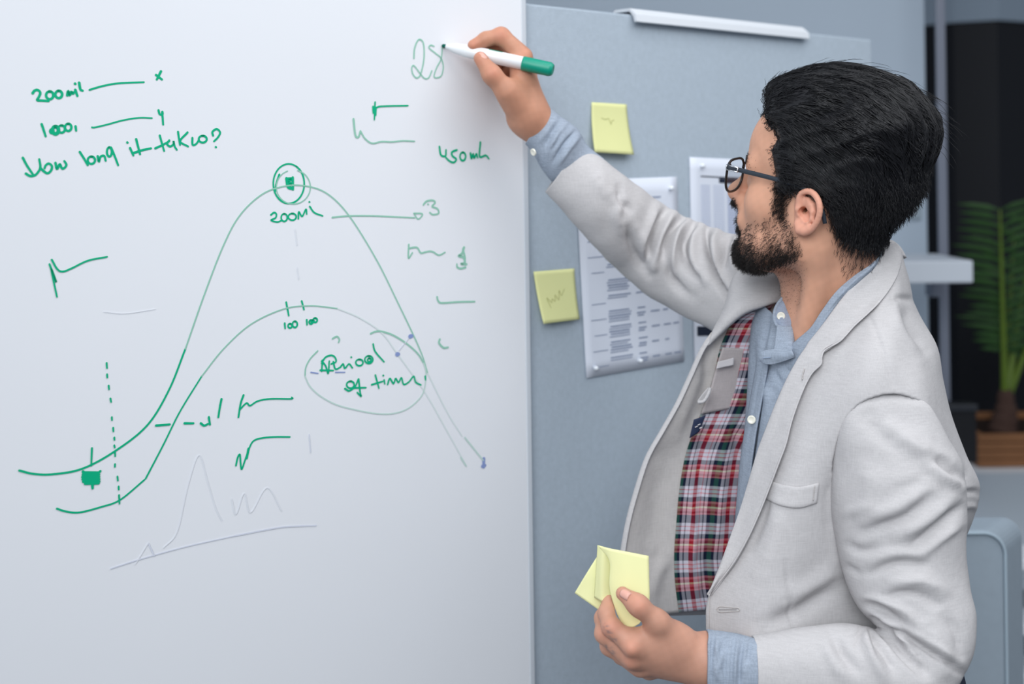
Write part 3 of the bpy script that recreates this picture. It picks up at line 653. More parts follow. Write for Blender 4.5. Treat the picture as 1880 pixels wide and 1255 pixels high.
eV, eF = surfnet(ear, ear_pt(1486, 388) - 0.034, ear_pt(1486, 388) + 0.034, 0.0009)
# the far ear: mirrored in the head frame
e2 = toH(eV); e2[:, 1] *= -1; e2 = HO + e2 @ HM.T

# ---- hands
def rp(px, d): return px * d / F
def fing(p, pts, k=0.006):
    W = [P(x, y, d) for x, y, d, r in pts]; R_ = [rp(r, d) for x, y, d, r in pts]
    return chain(p, W, R_, k)
RT = [(968, 208, 1.640, 25), (931, 168, 1.618, 20), (903, 137, 1.611, 16.5), (882, 107, 1.615, 12.5)]
RI = [(961, 103, 1.640, 17), (920, 66, 1.640, 15.5), (892, 72, 1.637, 13), (869, 83, 1.635, 10.5)]
RM = [(964, 114, 1.658, 17), (921, 70, 1.662, 16), (897, 85, 1.660, 13.5), (876, 96, 1.650, 11)]
RR_ = [(968, 130, 1.674, 16), (925, 92, 1.680, 15), (908, 116, 1.676, 13), (905, 134, 1.664, 11)]
RP_ = [(972, 148, 1.686, 14), (936, 118, 1.694, 13), (922, 138, 1.688, 11.5), (920, 152, 1.678, 10)]
def rhand(p):
    d = None
    for f_ in (RI, RM, RR_, RP_):
        e = fing(p, f_); d = e if d is None else smin(d, e, 0.003)
    palm = None
    for (x, y, dd, r) in [(955, 114, 1.640, 19), (960, 126, 1.656, 20), (964, 138, 1.670, 19), (966, 150, 1.682, 18)]:
        e = cone(p, P(970, 213, 1.652), P(x, y, dd), rp(29, 1.65), rp(r, 1.65)); palm = e if palm is None else smin(palm, e, 0.012)
    th = fing(p, RT, 0.008)
    palm = smin(palm, th, 0.010)
    palm = smin(palm, ell(p, P(942, 178, 1.630), (rp(23, 1.63), 0.016, rp(33, 1.63))), 0.012)
    d = smin(d, palm, 0.008)
    d = smin(d, cone(p, P(969, 210, 1.652), P(1045, 298, 1.67), rp(31, 1.65), rp(34, 1.65)), 0.02)
    return d
LT = [(1248, 1178, 1.335, 26), (1207, 1141, 1.323, 18.5), (1172, 1111, 1.318, 16.0), (1143, 1089, 1.328, 12.5)]
LI = [(1163, 1184, 1.326, 21), (1122, 1150, 1.332, 16.5), (1113, 1126, 1.346, 14), (1117, 1102, 1.358, 11.5)]
LM = [(1160, 1208, 1.336, 20), (1109, 1163, 1.346, 16), (1106, 1134, 1.364, 13.5), (1114, 1110, 1.376, 11)]
LR = [(1172, 1222, 1.350, 18), (1118, 1186, 1.362, 15), (1110, 1152, 1.382, 13), (1118, 1128, 1.392, 11)]
LP = [(1190, 1230, 1.366, 16), (1140, 1204, 1.380, 13), (1126, 1172, 1.396, 11.5), (1128, 1148, 1.404, 10)]
WR = P(1300, 1211, 1.345)
def lhand(p):
    d = None
    for f_ in (LI, LM, LR, LP):
        e = fing(p, f_); d = e if d is None else smin(d, e, 0.0028)
    palm = None
    for (x, y, dd, r) in [(1172, 1178, 1.330, 24), (1172, 1200, 1.338, 23), (1186, 1216, 1.350, 21), (1200, 1222, 1.362, 18)]:
        e = cone(p, WR, P(x, y, dd), rp(36, 1.345), rp(r, 1.34)); palm = e if palm is None else smin(palm, e, 0.014)
    palm = smin(palm, fing(p, LT, 0.012), 0.016)
    palm = smin(palm, ell(p, P(1222, 1176, 1.338), (rp(46, 1.34), 0.016, rp(34, 1.34))), 0.014)
    d = smin(d, palm, 0.010)
    for (x, y, dd) in [(1158, 1190, 1.3165), (1160, 1212, 1.326)]:
        d = smin(d, sph(p, P(x, y, dd), 0.006), 0.008)
    d = smin(d, cone(p, WR, P(1420, 1225, 1.335), rp(35, 1.345), rp(46, 1.34)), 0.02)
    return d
def bbox(pts, pad):
    W = np.array([P(*q[:3]) for q in pts]); return W.min(0) - pad, W.max(0) + pad
lo, hi = bbox(RT + RI + RM + RR_ + RP_ + [(1060, 300, 1.69)], 0.035); rV, rF = surfnet(rhand, lo, hi, 0.0014)
lo, hi = bbox(LT + LI + LM + LR + LP + [(1400, 1225, 1.335)], 0.04); lV, lF = surfnet(lhand, lo, hi, 0.0014)

# trunk, arms and legs under the clothes (coarse)
SHL, SHR = P(1650, 820, 1.41), P(1430, 560, 1.65)
ELB, ELR = P(1700, 1200, 1.335), P(1235, 475, 1.735)
HIP = np.array([0.42, 1.52, 0.92])
def trunk(p):
    d = ell(p, P(1575, 920, 1.54), (0.07, 0.09, 0.22))
    d = smin(d, cone(p, P(1590, 1150, 1.54), HIP, 0.08, 0.11), 0.06)
    d = smin(d, chain(p, [P(1600, 780, 1.46), SHL, ELB, WR + (0.03, 0, 0)], [.035, .032, .027, .022], 0.01), 0.02)
    d = smin(d, chain(p, [P(1490, 650, 1.60), SHR, ELR, P(1060, 302, 1.672)], [.04, .036, .030, .024], 0.01), 0.02)
    for s_ in (-1, 1):
        h = HIP + (0.02 * s_, -0.085 * s_, -0.02); d = smin(d, chain(p, [h, h + (0.01, 0, -0.42), h + (0.04, 0, -0.82)], [.075, .052, .036], 0.02), 0.03)
    return smin(d, cone(p, NB, P(1570, 800, 1.53), 0.045, 0.06), 0.05)
tV, tF = surfnet(trunk, np.array([0.05, 1.15, 0.06]), np.array([0.75, 1.85, 1.62]), 0.011)

BV, BF, k = [], [], 0
for V_, F_ in ((hV, hF), (eV, eF), (e2, eF[:, ::-1]), (rV, rF), (lV, lF), (tV, tF)):
    BV.append(V_); BF.append(F_ + k); k += len(V_)
nh, ne = len(hV), len(eV)
BV, BF = np.vstack(BV), np.vstack(BF)

# ---- skin: base tone with the real patches of warmer and darker skin
def beard_poly():
    return [(1427, 318), (1419, 359), (1416, 388), (1398, 402), (1379, 408), (1366, 420), (1350, 412), (1352, 385), (1349, 366), (1338, 376), (1346, 400), (1346, 420), (1350, 440), (1344, 458), (1350, 482), (1372, 500), (1402, 498),
            (1430, 488), (1458, 478), (1471, 462), (1466, 442), (1455, 418), (1446, 400), (1444, 384), (1450, 367), (1463, 350), (1470, 330), (1450, 318)]
def soft_poly(q, poly, w_):
    ins = in_poly(q, poly); d = seg_dist(q, list(poly) + [poly[0]])
    return np.clip(0.5 + np.where(ins, d, -d) / (2 * w_), 0, 1)
def beard_density(V):
    q = toH(V); n_ = near_px(q); den = soft_poly(n_, beard_poly(), 5)
    ok = (q[:, 2] < 0.06) & (q[:, 0] > -0.005) & (np.abs(q[:, 1]) < 0.11)
    patchy = 0.62 + 0.5 * vnoise(q, 260, 5)
    low = np.clip((n_[:, 1] - 425) / 45, 0, 1); side = np.clip((n_[:, 0] - 1408) / 18, 0, 1) * np.clip((415 - n_[:, 1]) / 30, 0, 1); lip = np.clip((1362 - n_[:, 0]) / 10, 0, 1)
    edge = np.maximum(np.maximum(low ** 1.5, side), lip)
    back_ = np.clip((n_[:, 0] - 1428) / 25, 0, 1)
    return den * ok * np.clip(0.42 * patchy + 0.75 * np.maximum(edge, 0.45 * back_), 0, 1)
SK = np.array(lin(221, 167, 139)); SKR = np.array(lin(204, 132, 108)); SKD = np.array(lin(86, 66, 58)); PINK = np.array(lin(222, 160, 138))
col = np.tile(SK, (len(BV), 1))
def blend(i, c2, f): col[i] = col[i] * (1 - f[:, None]) + np.array(c2) * f[:, None]
ih = np.arange(nh); q = toH(hV); np_ = near_px(q)
blend(ih, SKD, 0.72 * beard_density(hV))
stub = soft_poly(np_, [(1398, 490), (1425, 545), (1440, 570), (1462, 560), (1475, 520), (1474, 468), (1430, 480)], 14) * (q[:, 2] < -0.06)
blend(ih, lin(150, 112, 96), 0.55 * stub)
blend(ih, SKR, np.clip(1 - np.linalg.norm((q - (0.116, 0, -0.02)) / (.02, .03, .02), axis=1), 0, 1) * 0.7)
nape = soft_poly(np_, [(1528, 400), (1548, 470), (1560, 500), (1600, 500), (1640, 440), (1600, 380)], 16) * (q[:, 2] < 0.02) * (q[:, 0] < 0)
blend(ih, SKD, 0.7 * nape)
blend(np.arange(nh, nh + 2 * ne), PINK, np.full(2 * ne, 0.75))
i0 = nh + 2 * ne; ir = np.arange(i0, i0 + len(rV)); il = np.arange(i0 + len(rV), i0 + len(rV) + len(lV))
HND = np.array(lin(196, 142, 116))
col[ir] = HND; col[il] = np.array(lin(200, 150, 128))
def spot(i, pts, r, c2, a):
    for x, y, d in pts: blend(i, c2, a * np.exp(-(np.linalg.norm(BV[i] - P(x, y, d), axis=1) / r) ** 2))
spot(ir, [(882, 107, 1.61), (906, 134, 1.60), (869, 83, 1.63), (920, 64, 1.63), (965, 104, 1.63)], 0.010, lin(214, 140, 116), 0.5)
spot(il, [(1143, 1089, 1.32), (1172, 1111, 1.31), (1122, 1150, 1.32), (1109, 1163, 1.33), (1158, 1190, 1.31), (1155, 1214, 1.32)], 0.010, lin(216, 146, 122), 0.5)
inkp = [(1112, 1150, 1.322), (1117, 1158, 1.321), (1122, 1166, 1.321), (1128, 1174, 1.320), (1114, 1186, 1.335), (1120, 1192, 1.335), (1125, 1197, 1.335)]
n3 = np.clip(0.5 + vnoise(BV[il], 900, 3), 0, 1)
for x, y, d in inkp:                                    # small faded tattoo on the fingers
    dd = np.linalg.norm(PX(BV[il]) - (x, y), axis=1); blend(il, lin(112, 106, 112), 0.65 * np.exp(-(dd / 5.0) ** 2) * n3 * (BV[il][:, 1] < d + 0.022))
col *= (1 + 0.05 * vnoise(BV, 90, 1) + 0.035 * vnoise(BV, 400, 2))[:, None]
mSkin = bpy.data.materials.new('skin'); mSkin.use_nodes = True; nt = mSkin.node_tree; b = nt.nodes['Principled BSDF']
at_ = nt.nodes.new('ShaderNodeAttribute'); at_.attribute_name = 'tone'; nt.links.new(at_.outputs['Color'], b.inputs['Base Color'])
b.inputs['Roughness'].default_value = 0.52; b.inputs['Specular IOR Level'].default_value = 0.35
b.inputs['Subsurface Weight'].default_value = 0.12; b.inputs['Subsurface Radius'].default_value = (0.012, 0.005, 0.003); b.inputs['Subsurface Scale'].default_value = 0.5
tc = nt.nodes.new('ShaderNodeTexCoord'); n2 = nt.nodes.new('ShaderNodeTexNoise'); n2.inputs['Scale'].default_value = 900; n2.inputs['Detail'].default_value = 3
nt.links.new(tc.outputs['Object'], n2.inputs['Vector']); bp = nt.nodes.new('ShaderNodeBump'); bp.inputs['Strength'].default_value = 0.18; bp.inputs['Distance'].default_value = 0.0008
nt.links.new(n2.outputs['Fac'], bp.inputs['Height']); nt.links.new(bp.outputs['Normal'], b.inputs['Normal'])
body = mesh_obj('body', BV, BF, mSkin, person); attr_color(body, 'tone', np.clip(col, 0, 1))

# nails
mNail = mat('nail', lin(226, 172, 156), 0.35, 0.5)
def nail(c, tip, out, w_, l_):
    c, tip, out = map(np.array, (c, tip, out)); t = tip / np.linalg.norm(tip); o_ = out - t * (out @ t); o_ /= np.linalg.norm(o_); s_ = np.cross(t, o_)
    V = []
    for i in range(7):
        for j in range(7):
            a, b2 = (i / 6 - .5) * 2, (j / 6 - .5) * 2
            sq = 1 - 0.25 * max(0, a) ** 3
            V.append(c + t * a * l_ + s_ * b2 * w_ * sq + o_ * (-0.0035 * (b2 * b2) * .9 - 0.001 * a * a))
    o = mesh_obj('nail', V, grid_faces(7, 7), mNail, body); solidify(o, 0.0008, 0.0)
nail(P(884, 104, 1.6065), P(876, 96, 1.61) - P(890, 114, 1.606), P(878, 104, 1.59) - P(884, 108, 1.611), 0.0052, 0.0062)
nail(P(1147, 1087.5, 1.3185), P(1136, 1082, 1.325) - P(1156, 1094, 1.315), P(1150, 1078, 1.305) - P(1147, 1092, 1.326), 0.0052, 0.0060)
nail(P(872, 74, 1.632), P(864, 82, 1.632) - P(882, 72, 1.634), P(868, 66, 1.626) - P(873, 79, 1.636), 0.0045, 0.005)

# eyes behind the lenses
mEye = mat('eye_white', lin(228, 222, 216), 0.25, 0.5); mIris = mat('iris', lin(58, 38, 26), 0.2, 0.6)
for s_ in (1, -1):
    e = MB().lathe(H(0.0800, 0.031 * s_, 0.011), fv, [(-0.012 + 0.024 * (0.5 - 0.5 * math.cos(math.pi * k / 12)), max(0.0003, 0.0122 * math.sin(math.pi * k / 12))) for k in range(13)], 24).build('eye', mEye, person, smooth=True)
    MB().lathe(H(0.0800, 0.031 * s_, 0.011), fv, [(0.0106, 0.0062), (0.0118, 0.005), (0.0126, 0.002), (0.0127, 0.0003)], 20).build('iris', mIris, e, smooth=True)

# ---- hair
HL = [(1412, 196), (1408, 214), (1424, 232), (1432, 255), (1420, 276), (1424, 300), (1428, 318), (1424, 345), (1450, 348), (1472, 346), (1496, 348), (1512, 362), (1522, 386), (1532, 412), (1548, 440), (1578, 458), (1612, 458),
      (1760, 480), (1800, 100), (1560, 40), (1400, 120)]
def hair_mask(q):
    n_ = near_px(q); m_ = soft_poly(n_, HL, 9)
    return m_
def ramp(x, a, b): 
    t = np.clip((x - a) / (b - a), 0, 1); return t * t * (3 - 2 * t)
def hair_thick(q):
    x, y, z = q.T
    t = 0.005 + 0.022 * ramp(z, 0.045, 0.12) + 0.010 * ramp(-x, 0.0, 0.08) * ramp(z, -0.03, 0.05)
    t = t - 0.006 * ramp(x, 0.02, 0.085) * ramp(z, 0.04, 0.11)
    # swept locks run front to back over the top and slant down at the sides
    sd = ramp(np.abs(y), 0.045, 0.085)
    s_ = (1 - sd) * y * 260 + sd * (z * 210 + x * 120) + 0.9 * vnoise(q, 34, 21)
    t = t + (0.0020 * np.sin(s_) + 0.0012 * np.sin(s_ * 2.3 + 1)) * ramp(z, 0.03, 0.08) + 0.0010 * vnoise(q, 190, 8)
    m_ = hair_mask(q); t = t * ramp(m_, 0.15, 0.75) - 0.012 * (1 - ramp(m_, 0.1, 0.4))
    return t
def hair_sdf(p):
    q = toH(p); sk = smin(face(q), neck(p), 0.022)
    sk = np.minimum(smin(skull(q), sk, 0.01), sk); return sk - hair_thick(q)
hlo, hhi = H(0, 0, 0.05) - 0.19, H(0, 0, 0.05) + 0.19
gV, gF = surfnet(hair_sdf, hlo, hhi, 0.0026)
mHair = bpy.data.materials.new('black_hair'); mHair.use_nodes = True; b = mHair.node_tree.nodes['Principled BSDF']
b.inputs['Base Color'].default_value = (0.008, 0.0085, 0.011, 1); b.inputs['Roughness'].default_value = 0.48; b.inputs['Specular IOR Level'].default_value = 0.38
hair = mesh_obj('hair', gV, gF, mHair, person)
gN = vnormals(gV, gF)
if (gN * (gV - H(0, 0, 0.04))).sum() < 0: gN = -gN
def strands(roots, normals, flow, steps, seg, r, lift, curl=0.0, surf=None, seed=0, clump=0):
    rg = np.random.default_rng(seed); n = len(roots); P_ = roots.copy(); D = None; out = [P_.copy()]
    ph = rg.uniform(0, 6.28, n); am = rg.uniform(.5, 1.3, n)
    for k in range(steps):
        T = flow(P_, k); 
        if D is not None: T = 0.6 * D + 0.4 * T
        T += curl * np.stack([np.sin(ph + k * 1.9), np.cos(ph * 1.7 + k * 1.6), np.sin(ph * 2.3 + k * 2.2)], 1)
        T /= np.linalg.norm(T, axis=1)[:, None] + 1e-9; D = T
        P_ = P_ + T * seg * am[:, None] if np.isscalar(seg) else P_ + T * (seg * am)[:, None]
        if surf is not None: P_ = surf(P_, lift[min(k, len(lift) - 1)])
        out.append(P_.copy())
    X = np.stack(out, 1); m_ = X.shape[1]
    if clump:
        g = rg.choice(n, clump, replace=False); near = np.concatenate([np.argmin(((roots[i:i + 1500, None] - roots[None, g]) ** 2).sum(2), 1) for i in range(0, n, 1500)])
        w_ = 0.75 * ramp(np.linspace(0, 1, m_), 0.05, 0.8); X = X + w_[None, :, None] * (X[g[near]] - X) * rg.uniform(.5, 1, n)[:, None, None]
    rad = r * np.concatenate([np.full(m_ - 2, 1.0), [0.75, 0.15]]) if m_ > 2 else np.array([r, r * .2])
    T = np.gradient(X, axis=1); T /= np.linalg.norm(T, axis=2, keepdims=True) + 1e-9
    A = np.cross(T, np.array([0.31, 0.52, 0.79])); A /= np.linalg.norm(A, axis=2, keepdims=True) + 1e-9; Bq = np.cross(T, A)
    ring = [X + rad[None, :, None] * (math.cos(2.0944 * j) * A + math.sin(2.0944 * j) * Bq) for j in range(3)]
    V = np.stack(ring, 2).reshape(-1, 3)
    base = (np.arange(n)[:, None] * m_ + np.arange(m_ - 1)[None, :]).reshape(-1) * 3
    Fc = np.concatenate([np.stack([base + j, base + (j + 1) % 3, base + 3 + (j + 1) % 3, base + 3 + j], 1) for j in range(3)])
    return V, Fc
def fast_mesh(name, V, Fc, m, parent, kind=None):
    me = bpy.data.meshes.new(name); n = len(Fc); me.vertices.add(len(V)); me.vertices.foreach_set('co', np.asarray(V, np.float32).ravel())
    me.loops.add(4 * n); me.loops.foreach_set('vertex_index', np.asarray(Fc, np.int32).ravel())
    me.polygons.add(n); me.polygons.foreach_set('loop_start', np.arange(0, 4 * n, 4, dtype=np.int32)); me.update(calc_edges=True); me.validate(); me.shade_smooth()
    o = bpy.data.objects.new(name, me); C.objects.link(o); me.materials.append(m); o.parent = parent
    return tag(o, kind=kind)
def surf_project(fn, off0=0.0):
    def pr(p, off):
        e = 0.0015
        for _ in range(2):
            d = fn(p) - off
            g = np.stack([fn(p + np.array(v) * e) - fn(p - np.array(v) * e) for v in ((1, 0, 0), (0, 1, 0), (0, 0, 1))], 1) / (2 * e)
            g /= np.linalg.norm(g, axis=1)[:, None] + 1e-9
            p = p - g * np.clip(d, -0.01, 0.01)[:, None]
        return p
    return pr
def hflow(p, k):
    q = toH(p); x, y, z = q.T
    t = np.stack([-(z - 0.005) - 0.015, -0.25 * y, (x + 0.01) * 1.0 - 0.012], 1)
    side = ramp(np.abs(y), 0.055, 0.09)[:, None]
    t = t * (1 - 0.5 * side) + side * np.array([-0.035, 0, -0.03])
    t /= np.linalg.norm(t, axis=1)[:, None]
    t += 0.22 * np.stack([vnoise(q, 60, 11), vnoise(q, 60, 12), vnoise(q, 60, 13)], 1)
    return t @ HM.T
vis = ((gN * (np.array([0, 0, CAMH]) - gV)).sum(1) > -0.02) | (RNG.random(len(gV)) < 0.35)
gq = toH(gV); cand = np.where(vis & (face(gq) > 0.0015))[0]
topw = np.clip(ramp(gq[cand][:, 2], 0.0, 0.05) + 0.10 + 1.5 * ramp(gq[cand][:, 0], 0.03, 0.09), 0, 3); topw /= topw.sum()
sel = RNG.choice(cand, 8500, p=topw)
V1, F1 = strands(gV[sel], gN[sel], hflow, 9, 0.0062, 0.00042, [0.0012, 0.0020, 0.0026, 0.0028, 0.0026, 0.0022, 0.0016, 0.001, 0.0005], 0.16, surf_project(hair_sdf), 1, 520)
fast_mesh('combed_strand', V1, F1, mHair, hair, 'stuff')
# short curly hair at the sides, front line and nape
qs = toH(gV); sidew = ramp(0.075 - qs[:, 2], 0.0, 0.05) + 0.5 * ramp(qs[:, 0], 0.04, 0.08)
cand = np.where(vis & (face(qs) > 0.0012) & (sidew > 0.05))[0]; pw = sidew[cand] / sidew[cand].sum()
sel = RNG.choice(cand, 7000, p=pw)
def cflow(nr):
    def fl(p, k):
        return hflow(p, k) * 0.6 + nr * (0.75 if k < 2 else 0.1) + np.array([0, 0, -0.2])
    return fl
V2, F2 = strands(gV[sel], gN[sel], cflow(gN[sel]), 6, 0.0019, 0.00024, [0], 0.42, None, 2)
# soft hairline: finer hairs on the skin just outside the hair body
hN = vnormals(hV, hF)
if (hN * (hV - H(0, 0, 0))).sum() < 0: hN = -hN
nn = near_px(toH(hV)); hd = seg_dist(nn, HL[:17]); pr_ = np.exp(-(hd / 9) ** 2) * (toH(hV)[:, 2] > -0.10) + 0.6 * nape
pr_ *= (toH(hV)[:, 1] > -0.08); pr_ /= pr_.sum(); s3_ = RNG.choice(len(hV), 2600, p=pr_)
V3, F3 = strands(hV[s3_] + RNG.normal(size=(2600, 3)) * 0.0008, hN[s3_], cflow(hN[s3_] * 0.7), 5, 0.0016, 0.00018, [0], 0.40, None, 3)
fast_mesh('curl', np.vstack([V2, V3]), np.vstack([F2, F3 + len(V2)]), mHair, hair, 'stuff')
# a few stray long hairs at the crown
sel = RNG.choice(np.where((gq[:, 2] > 0.13) | ((gq[:, 0] < -0.09) & (gq[:, 2] > 0.08)))[0], 90)
V4, F4 = strands(gV[sel], gN[sel], lambda p, k: hflow(p, k) + gN[sel] * (0.35 - 0.05 * k), 8, 0.0055, 0.00022, [0], 0.12, None, 4)
fast_mesh('stray_strand', V4, F4, mHair, hair, 'stuff')

# ---- beard, moustache, brows
den = beard_density(hV); pw = den ** 1.3 * (1 + 2.5 * np.clip((1364 - near_px(toH(hV))[:, 0]) / 10, 0, 1)); pw /= pw.sum(); nB = 11000
sel = RNG.choice(len(hV), nB, p=pw)
def bflow(nr):
    def fl(p, k):
        q = toH(p); d_ = np.tile(np.array([0.30, 0, -1.0]), (len(q), 1)); d_[:, 0] += -0.5 * ramp(q[:, 0], 0.02, -0.02)
        return d_ @ HM.T * 0.62 + nr * (0.65 if k == 0 else 0.18)
    return fl
lenB = 0.0014 + 0.0012 * den[sel]
V5, F5 = strands(hV[sel] + RNG.normal(size=(nB, 3)) * 0.0006 - hN[sel] * 0.0004, hN[sel], bflow(hN[sel]), 4, lenB, 0.00021, [0], 0.62, None, 5)
mBeard = mat('beard_hair', (0.016, 0.012, 0.011), 0.5, 0.4)
fast_mesh('beard', V5, F5, mBeard, person, 'stuff')
ns = 1500; ps = stub + 1e-9; ps /= ps.sum(); sel = RNG.choice(len(hV), ns, p=ps)
V6, F6 = strands(hV[sel] + RNG.normal(size=(ns, 3)) * 0.0008, hN[sel], bflow(hN[sel]), 2, 0.0010, 0.00013, [0], 0.4, None, 6)
fast_mesh('stubble', V6, F6, mBeard, person, 'stuff')
qb = toH(hV); bw = np.zeros(len(hV))
for k_ in range(7):
    t = k_ / 6; c3 = np.array([0.101 - 0.020 * t ** 2, 0.012 + 0.040 * t, 0.030 + 0.008 * math.sin(2.4 * t)])
    m3 = qb.copy(); m3[:, 1] = np.abs(m3[:, 1]); bw += np.exp(-(np.linalg.norm((m3 - c3) / (.012, .006, .0042), axis=1)) ** 2)
bw /= bw.sum(); sel = RNG.choice(len(hV), 900, p=bw)
def brow_flow(p, k):
    q = toH(p); return np.stack([np.full(len(q), -.35), np.sign(q[:, 1]) * .9, np.full(len(q), .15)], 1) @ HM.T
V7, F7 = strands(hV[sel] + hN[sel] * 0.0005, hN[sel], brow_flow, 3, 0.0024, 0.00022, [0], 0.2, None, 7)
fast_mesh('eyebrow', V7, F7, mBeard, person, 'stuff')

# ---- glasses
gl = empty('eyeglasses', H(0.10, 0, 0.02), "dark-framed eyeglasses with silver hinge bars worn by the man", 'glasses')
mFrame = mat('dark_acetate', lin(34, 36, 44), 0.35, 0.5); mTort = mat('tortoise_acetate', lin(34, 27, 25), 0.3, 0.5, noise=0.5, nscale=120)
mSil = mat('silver_hinge', lin(214, 218, 224), 0.22, 0.6, metal=0.85); mTemple = mat('grey_temple', lin(46, 54, 64), 0.45, 0.4)
mLens = bpy.data.materials.new('lens_glass'); mLens.use_nodes = True; nt = mLens.node_tree; nt.nodes.remove(nt.nodes['Principled BSDF'])
tr_, gs_, ms_, fr_ = nt.nodes.new('ShaderNodeBsdfTransparent'), nt.nodes.new('ShaderNodeBsdfGlossy'), nt.nodes.new('ShaderNodeMixShader'), nt.nodes.new('ShaderNodeFresnel')
tr_.inputs[0].default_value = (0.86, 0.89, 0.905, 1); gs_.inputs['Roughness'].default_value = 0.03
ms_.inputs[0].default_value = 0.07; nt.nodes.remove(fr_); nt.links.new(tr_.outputs[0], ms_.inputs[1]); nt.links.new(gs_.outputs[0], ms_.inputs[2]); nt.links.new(ms_.outputs[0], nt.nodes['Material Output'].inputs['Surface'])
def rim_pt(a, s_):
    ca, sa = math.cos(a), math.sin(a); e = 2 / 2.9
    yy = math.copysign(abs(ca) ** e, ca) * 0.0262; zz = math.copysign(abs(sa) ** e, sa) * 0.0205
    yy *= 1 + 0.06 * sa; y = 0.0375 + yy
    return (0.1135 - 0.0035 * ((y - 0.012) / 0.05) ** 1.6 + 0.0 * zz if y > 0.012 else 0.1135, y * s_, 0.0135 + zz + (0.0025 * max(0, ca)))
for s_ in (1, -1):
    loop = [H(*rim_pt(2 * math.pi * k / 40, s_)) for k in range(41)]
    rim = MB().tube(loop, 0.0016, 8, cap=False, up=fv).build('rim', mTort, gl, smooth=True)
    c3 = np.mean(loop[:40], axis=0); V = [p_ * 0.98 + c3 * 0.02 for p_ in map(np.array, loop[:40])]; V2_ = [v + fv * 0.0018 for v in V]
    MB().add([c3] + V + [c3 + fv * 0.0018] + V2_, [(0, 1 + k, 1 + (k + 1) % 40) for k in range(40)] + [(41, 42 + (k + 1) % 40, 42 + k) for k in range(40)] + [(1 + k, 42 + k, 42 + (k + 1) % 40, 1 + (k + 1) % 40) for k in range(40)]).build('lens', mLens, gl, smooth=False)
    tp = cr1([H(0.1095, 0.0655 * s_, 0.0275), H(0.104, 0.0715 * s_, 0.0285), H(0.085, 0.0745 * s_, 0.0285), H(0.045, 0.0800 * s_, 0.0285), H(0.006, 0.0835 * s_, 0.0265), H(-0.010, 0.0835 * s_, 0.0195), H(-0.022, 0.081 * s_, 0.004), H(-0.027, 0.079 * s_, -0.010)], 40)
    MB().tube(tp, np.linspace(0.0030, 0.0024, 40), 8, flat=0.45, up=uv).build('temple', mTemple, gl, smooth=True)
    MB().tube(cr1([H(0.1085, 0.060 * s_, 0.0285), H(0.1085, 0.066 * s_, 0.028), H(0.1045, 0.0712 * s_, 0.0285)], 10), 0.0034, 8, flat=0.7).build('hinge_block', mFrame, gl, smooth=True)
    hb = [tp[i] + Lv * 0.0022 * s_ for i in range(2, 11)]
    mb_ = MB(); 
    a0, a1 = np.array(hb[0]), np.array(hb[-1]); mb_.tube([a0 + uv * .0027, a1 + uv * .0027], 0.00085, 8).tube([a0 - uv * .0027, a1 - uv * .0027], 0.00085, 8).tube([a0 + uv * .003, a0 - uv * .003], 0.00085, 8).tube([a1 + uv * .003, a1 - uv * .003], 0.00085, 8)
    mb_.build('hinge_bar', mSil, gl, smooth=True)
MB().tube(cr1([H(0.1135, 0.0125, 0.020), H(0.116, 0.006, 0.0235), H(0.1165, 0, 0.0242), H(0.116, -0.006, 0.0235), H(0.1135, -0.0125, 0.020)], 14), 0.0018, 8).build('bridge', mFrame, gl, smooth=True)

# ---- marker
mk = empty('marker_pen', P(1016, 128, 1.615), 'white and green marker pen held against the whiteboard', 'marker')
t0, t1 = B(811, 83.5, 0.0005), P(1016, 128.5, 1.618); ax = t1 - t0; Lm = np.linalg.norm(ax); r0 = 0.0089
mMkW = mat('marker_white', lin(240, 243, 246), 0.35, 0.5); mMkG = mat('marker_green', lin(0, 150, 124), 0.4, 0.5); mTip = mat('marker_felt', lin(0, 92, 78), 0.8, 0.2)
lm = lambda f_: f_ * Lm
MB().lathe(t0, ax, [(lm(.035), 0.0030), (lm(.06), 0.0040), (lm(.13), 0.0072), (lm(.20), 0.0080), (lm(.205), r0 * .97), (lm(.26), r0), (lm(.73), r0), (lm(.735), r0 * .9)], 40).build('barrel', mMkW, mk, smooth=True)
MB().lathe(t0, ax, [(0, 0.0012), (lm(.008), 0.0024), (lm(.03), 0.0028), (lm(.05), 0.0028)], 20).build('felt_tip', mTip, mk, smooth=True)
MB().lathe(t0, ax, [(lm(.727), r0 * .6), (lm(.728), r0 * 1.05), (lm(.74), r0 * 1.09), (lm(.968), r0 * 1.07), (lm(.974), r0 * 1.04), (lm(.994), r0 * .84), (lm(.998), r0 * .76), (lm(.9985), r0 * .6), (lm(.996), r0 * .55), (lm(.996), 0.0003)], 40).build('end_cap', mMkG, mk, smooth=True)
def label_patch(f0, f1, a0, a1):
    A = ax / Lm; s1_ = np.cross(A, UP); s1_ /= np.linalg.norm(s1_); s2_ = np.cross(s1_, A); V = []
    for i in range(9):
        for j in range(7):
            f_ = f0 + (f1 - f0) * i / 8; a_ = math.radians(a0 + (a1 - a0) * j / 6) ; V.append(t0 + A * lm(f_) + (r0 + 0.00025) * (math.cos(a_) * s1_ + math.sin(a_) * s2_))
    return V
o = None
for (f0, f1, a0, a1) in ((0.42, 0.54, 60, 92), (0.44, 0.56, 190, 250)):
    mesh_obj('printed_label', label_patch(f0, f1, a0, a1), grid_faces(9, 7), mMkG, mk)

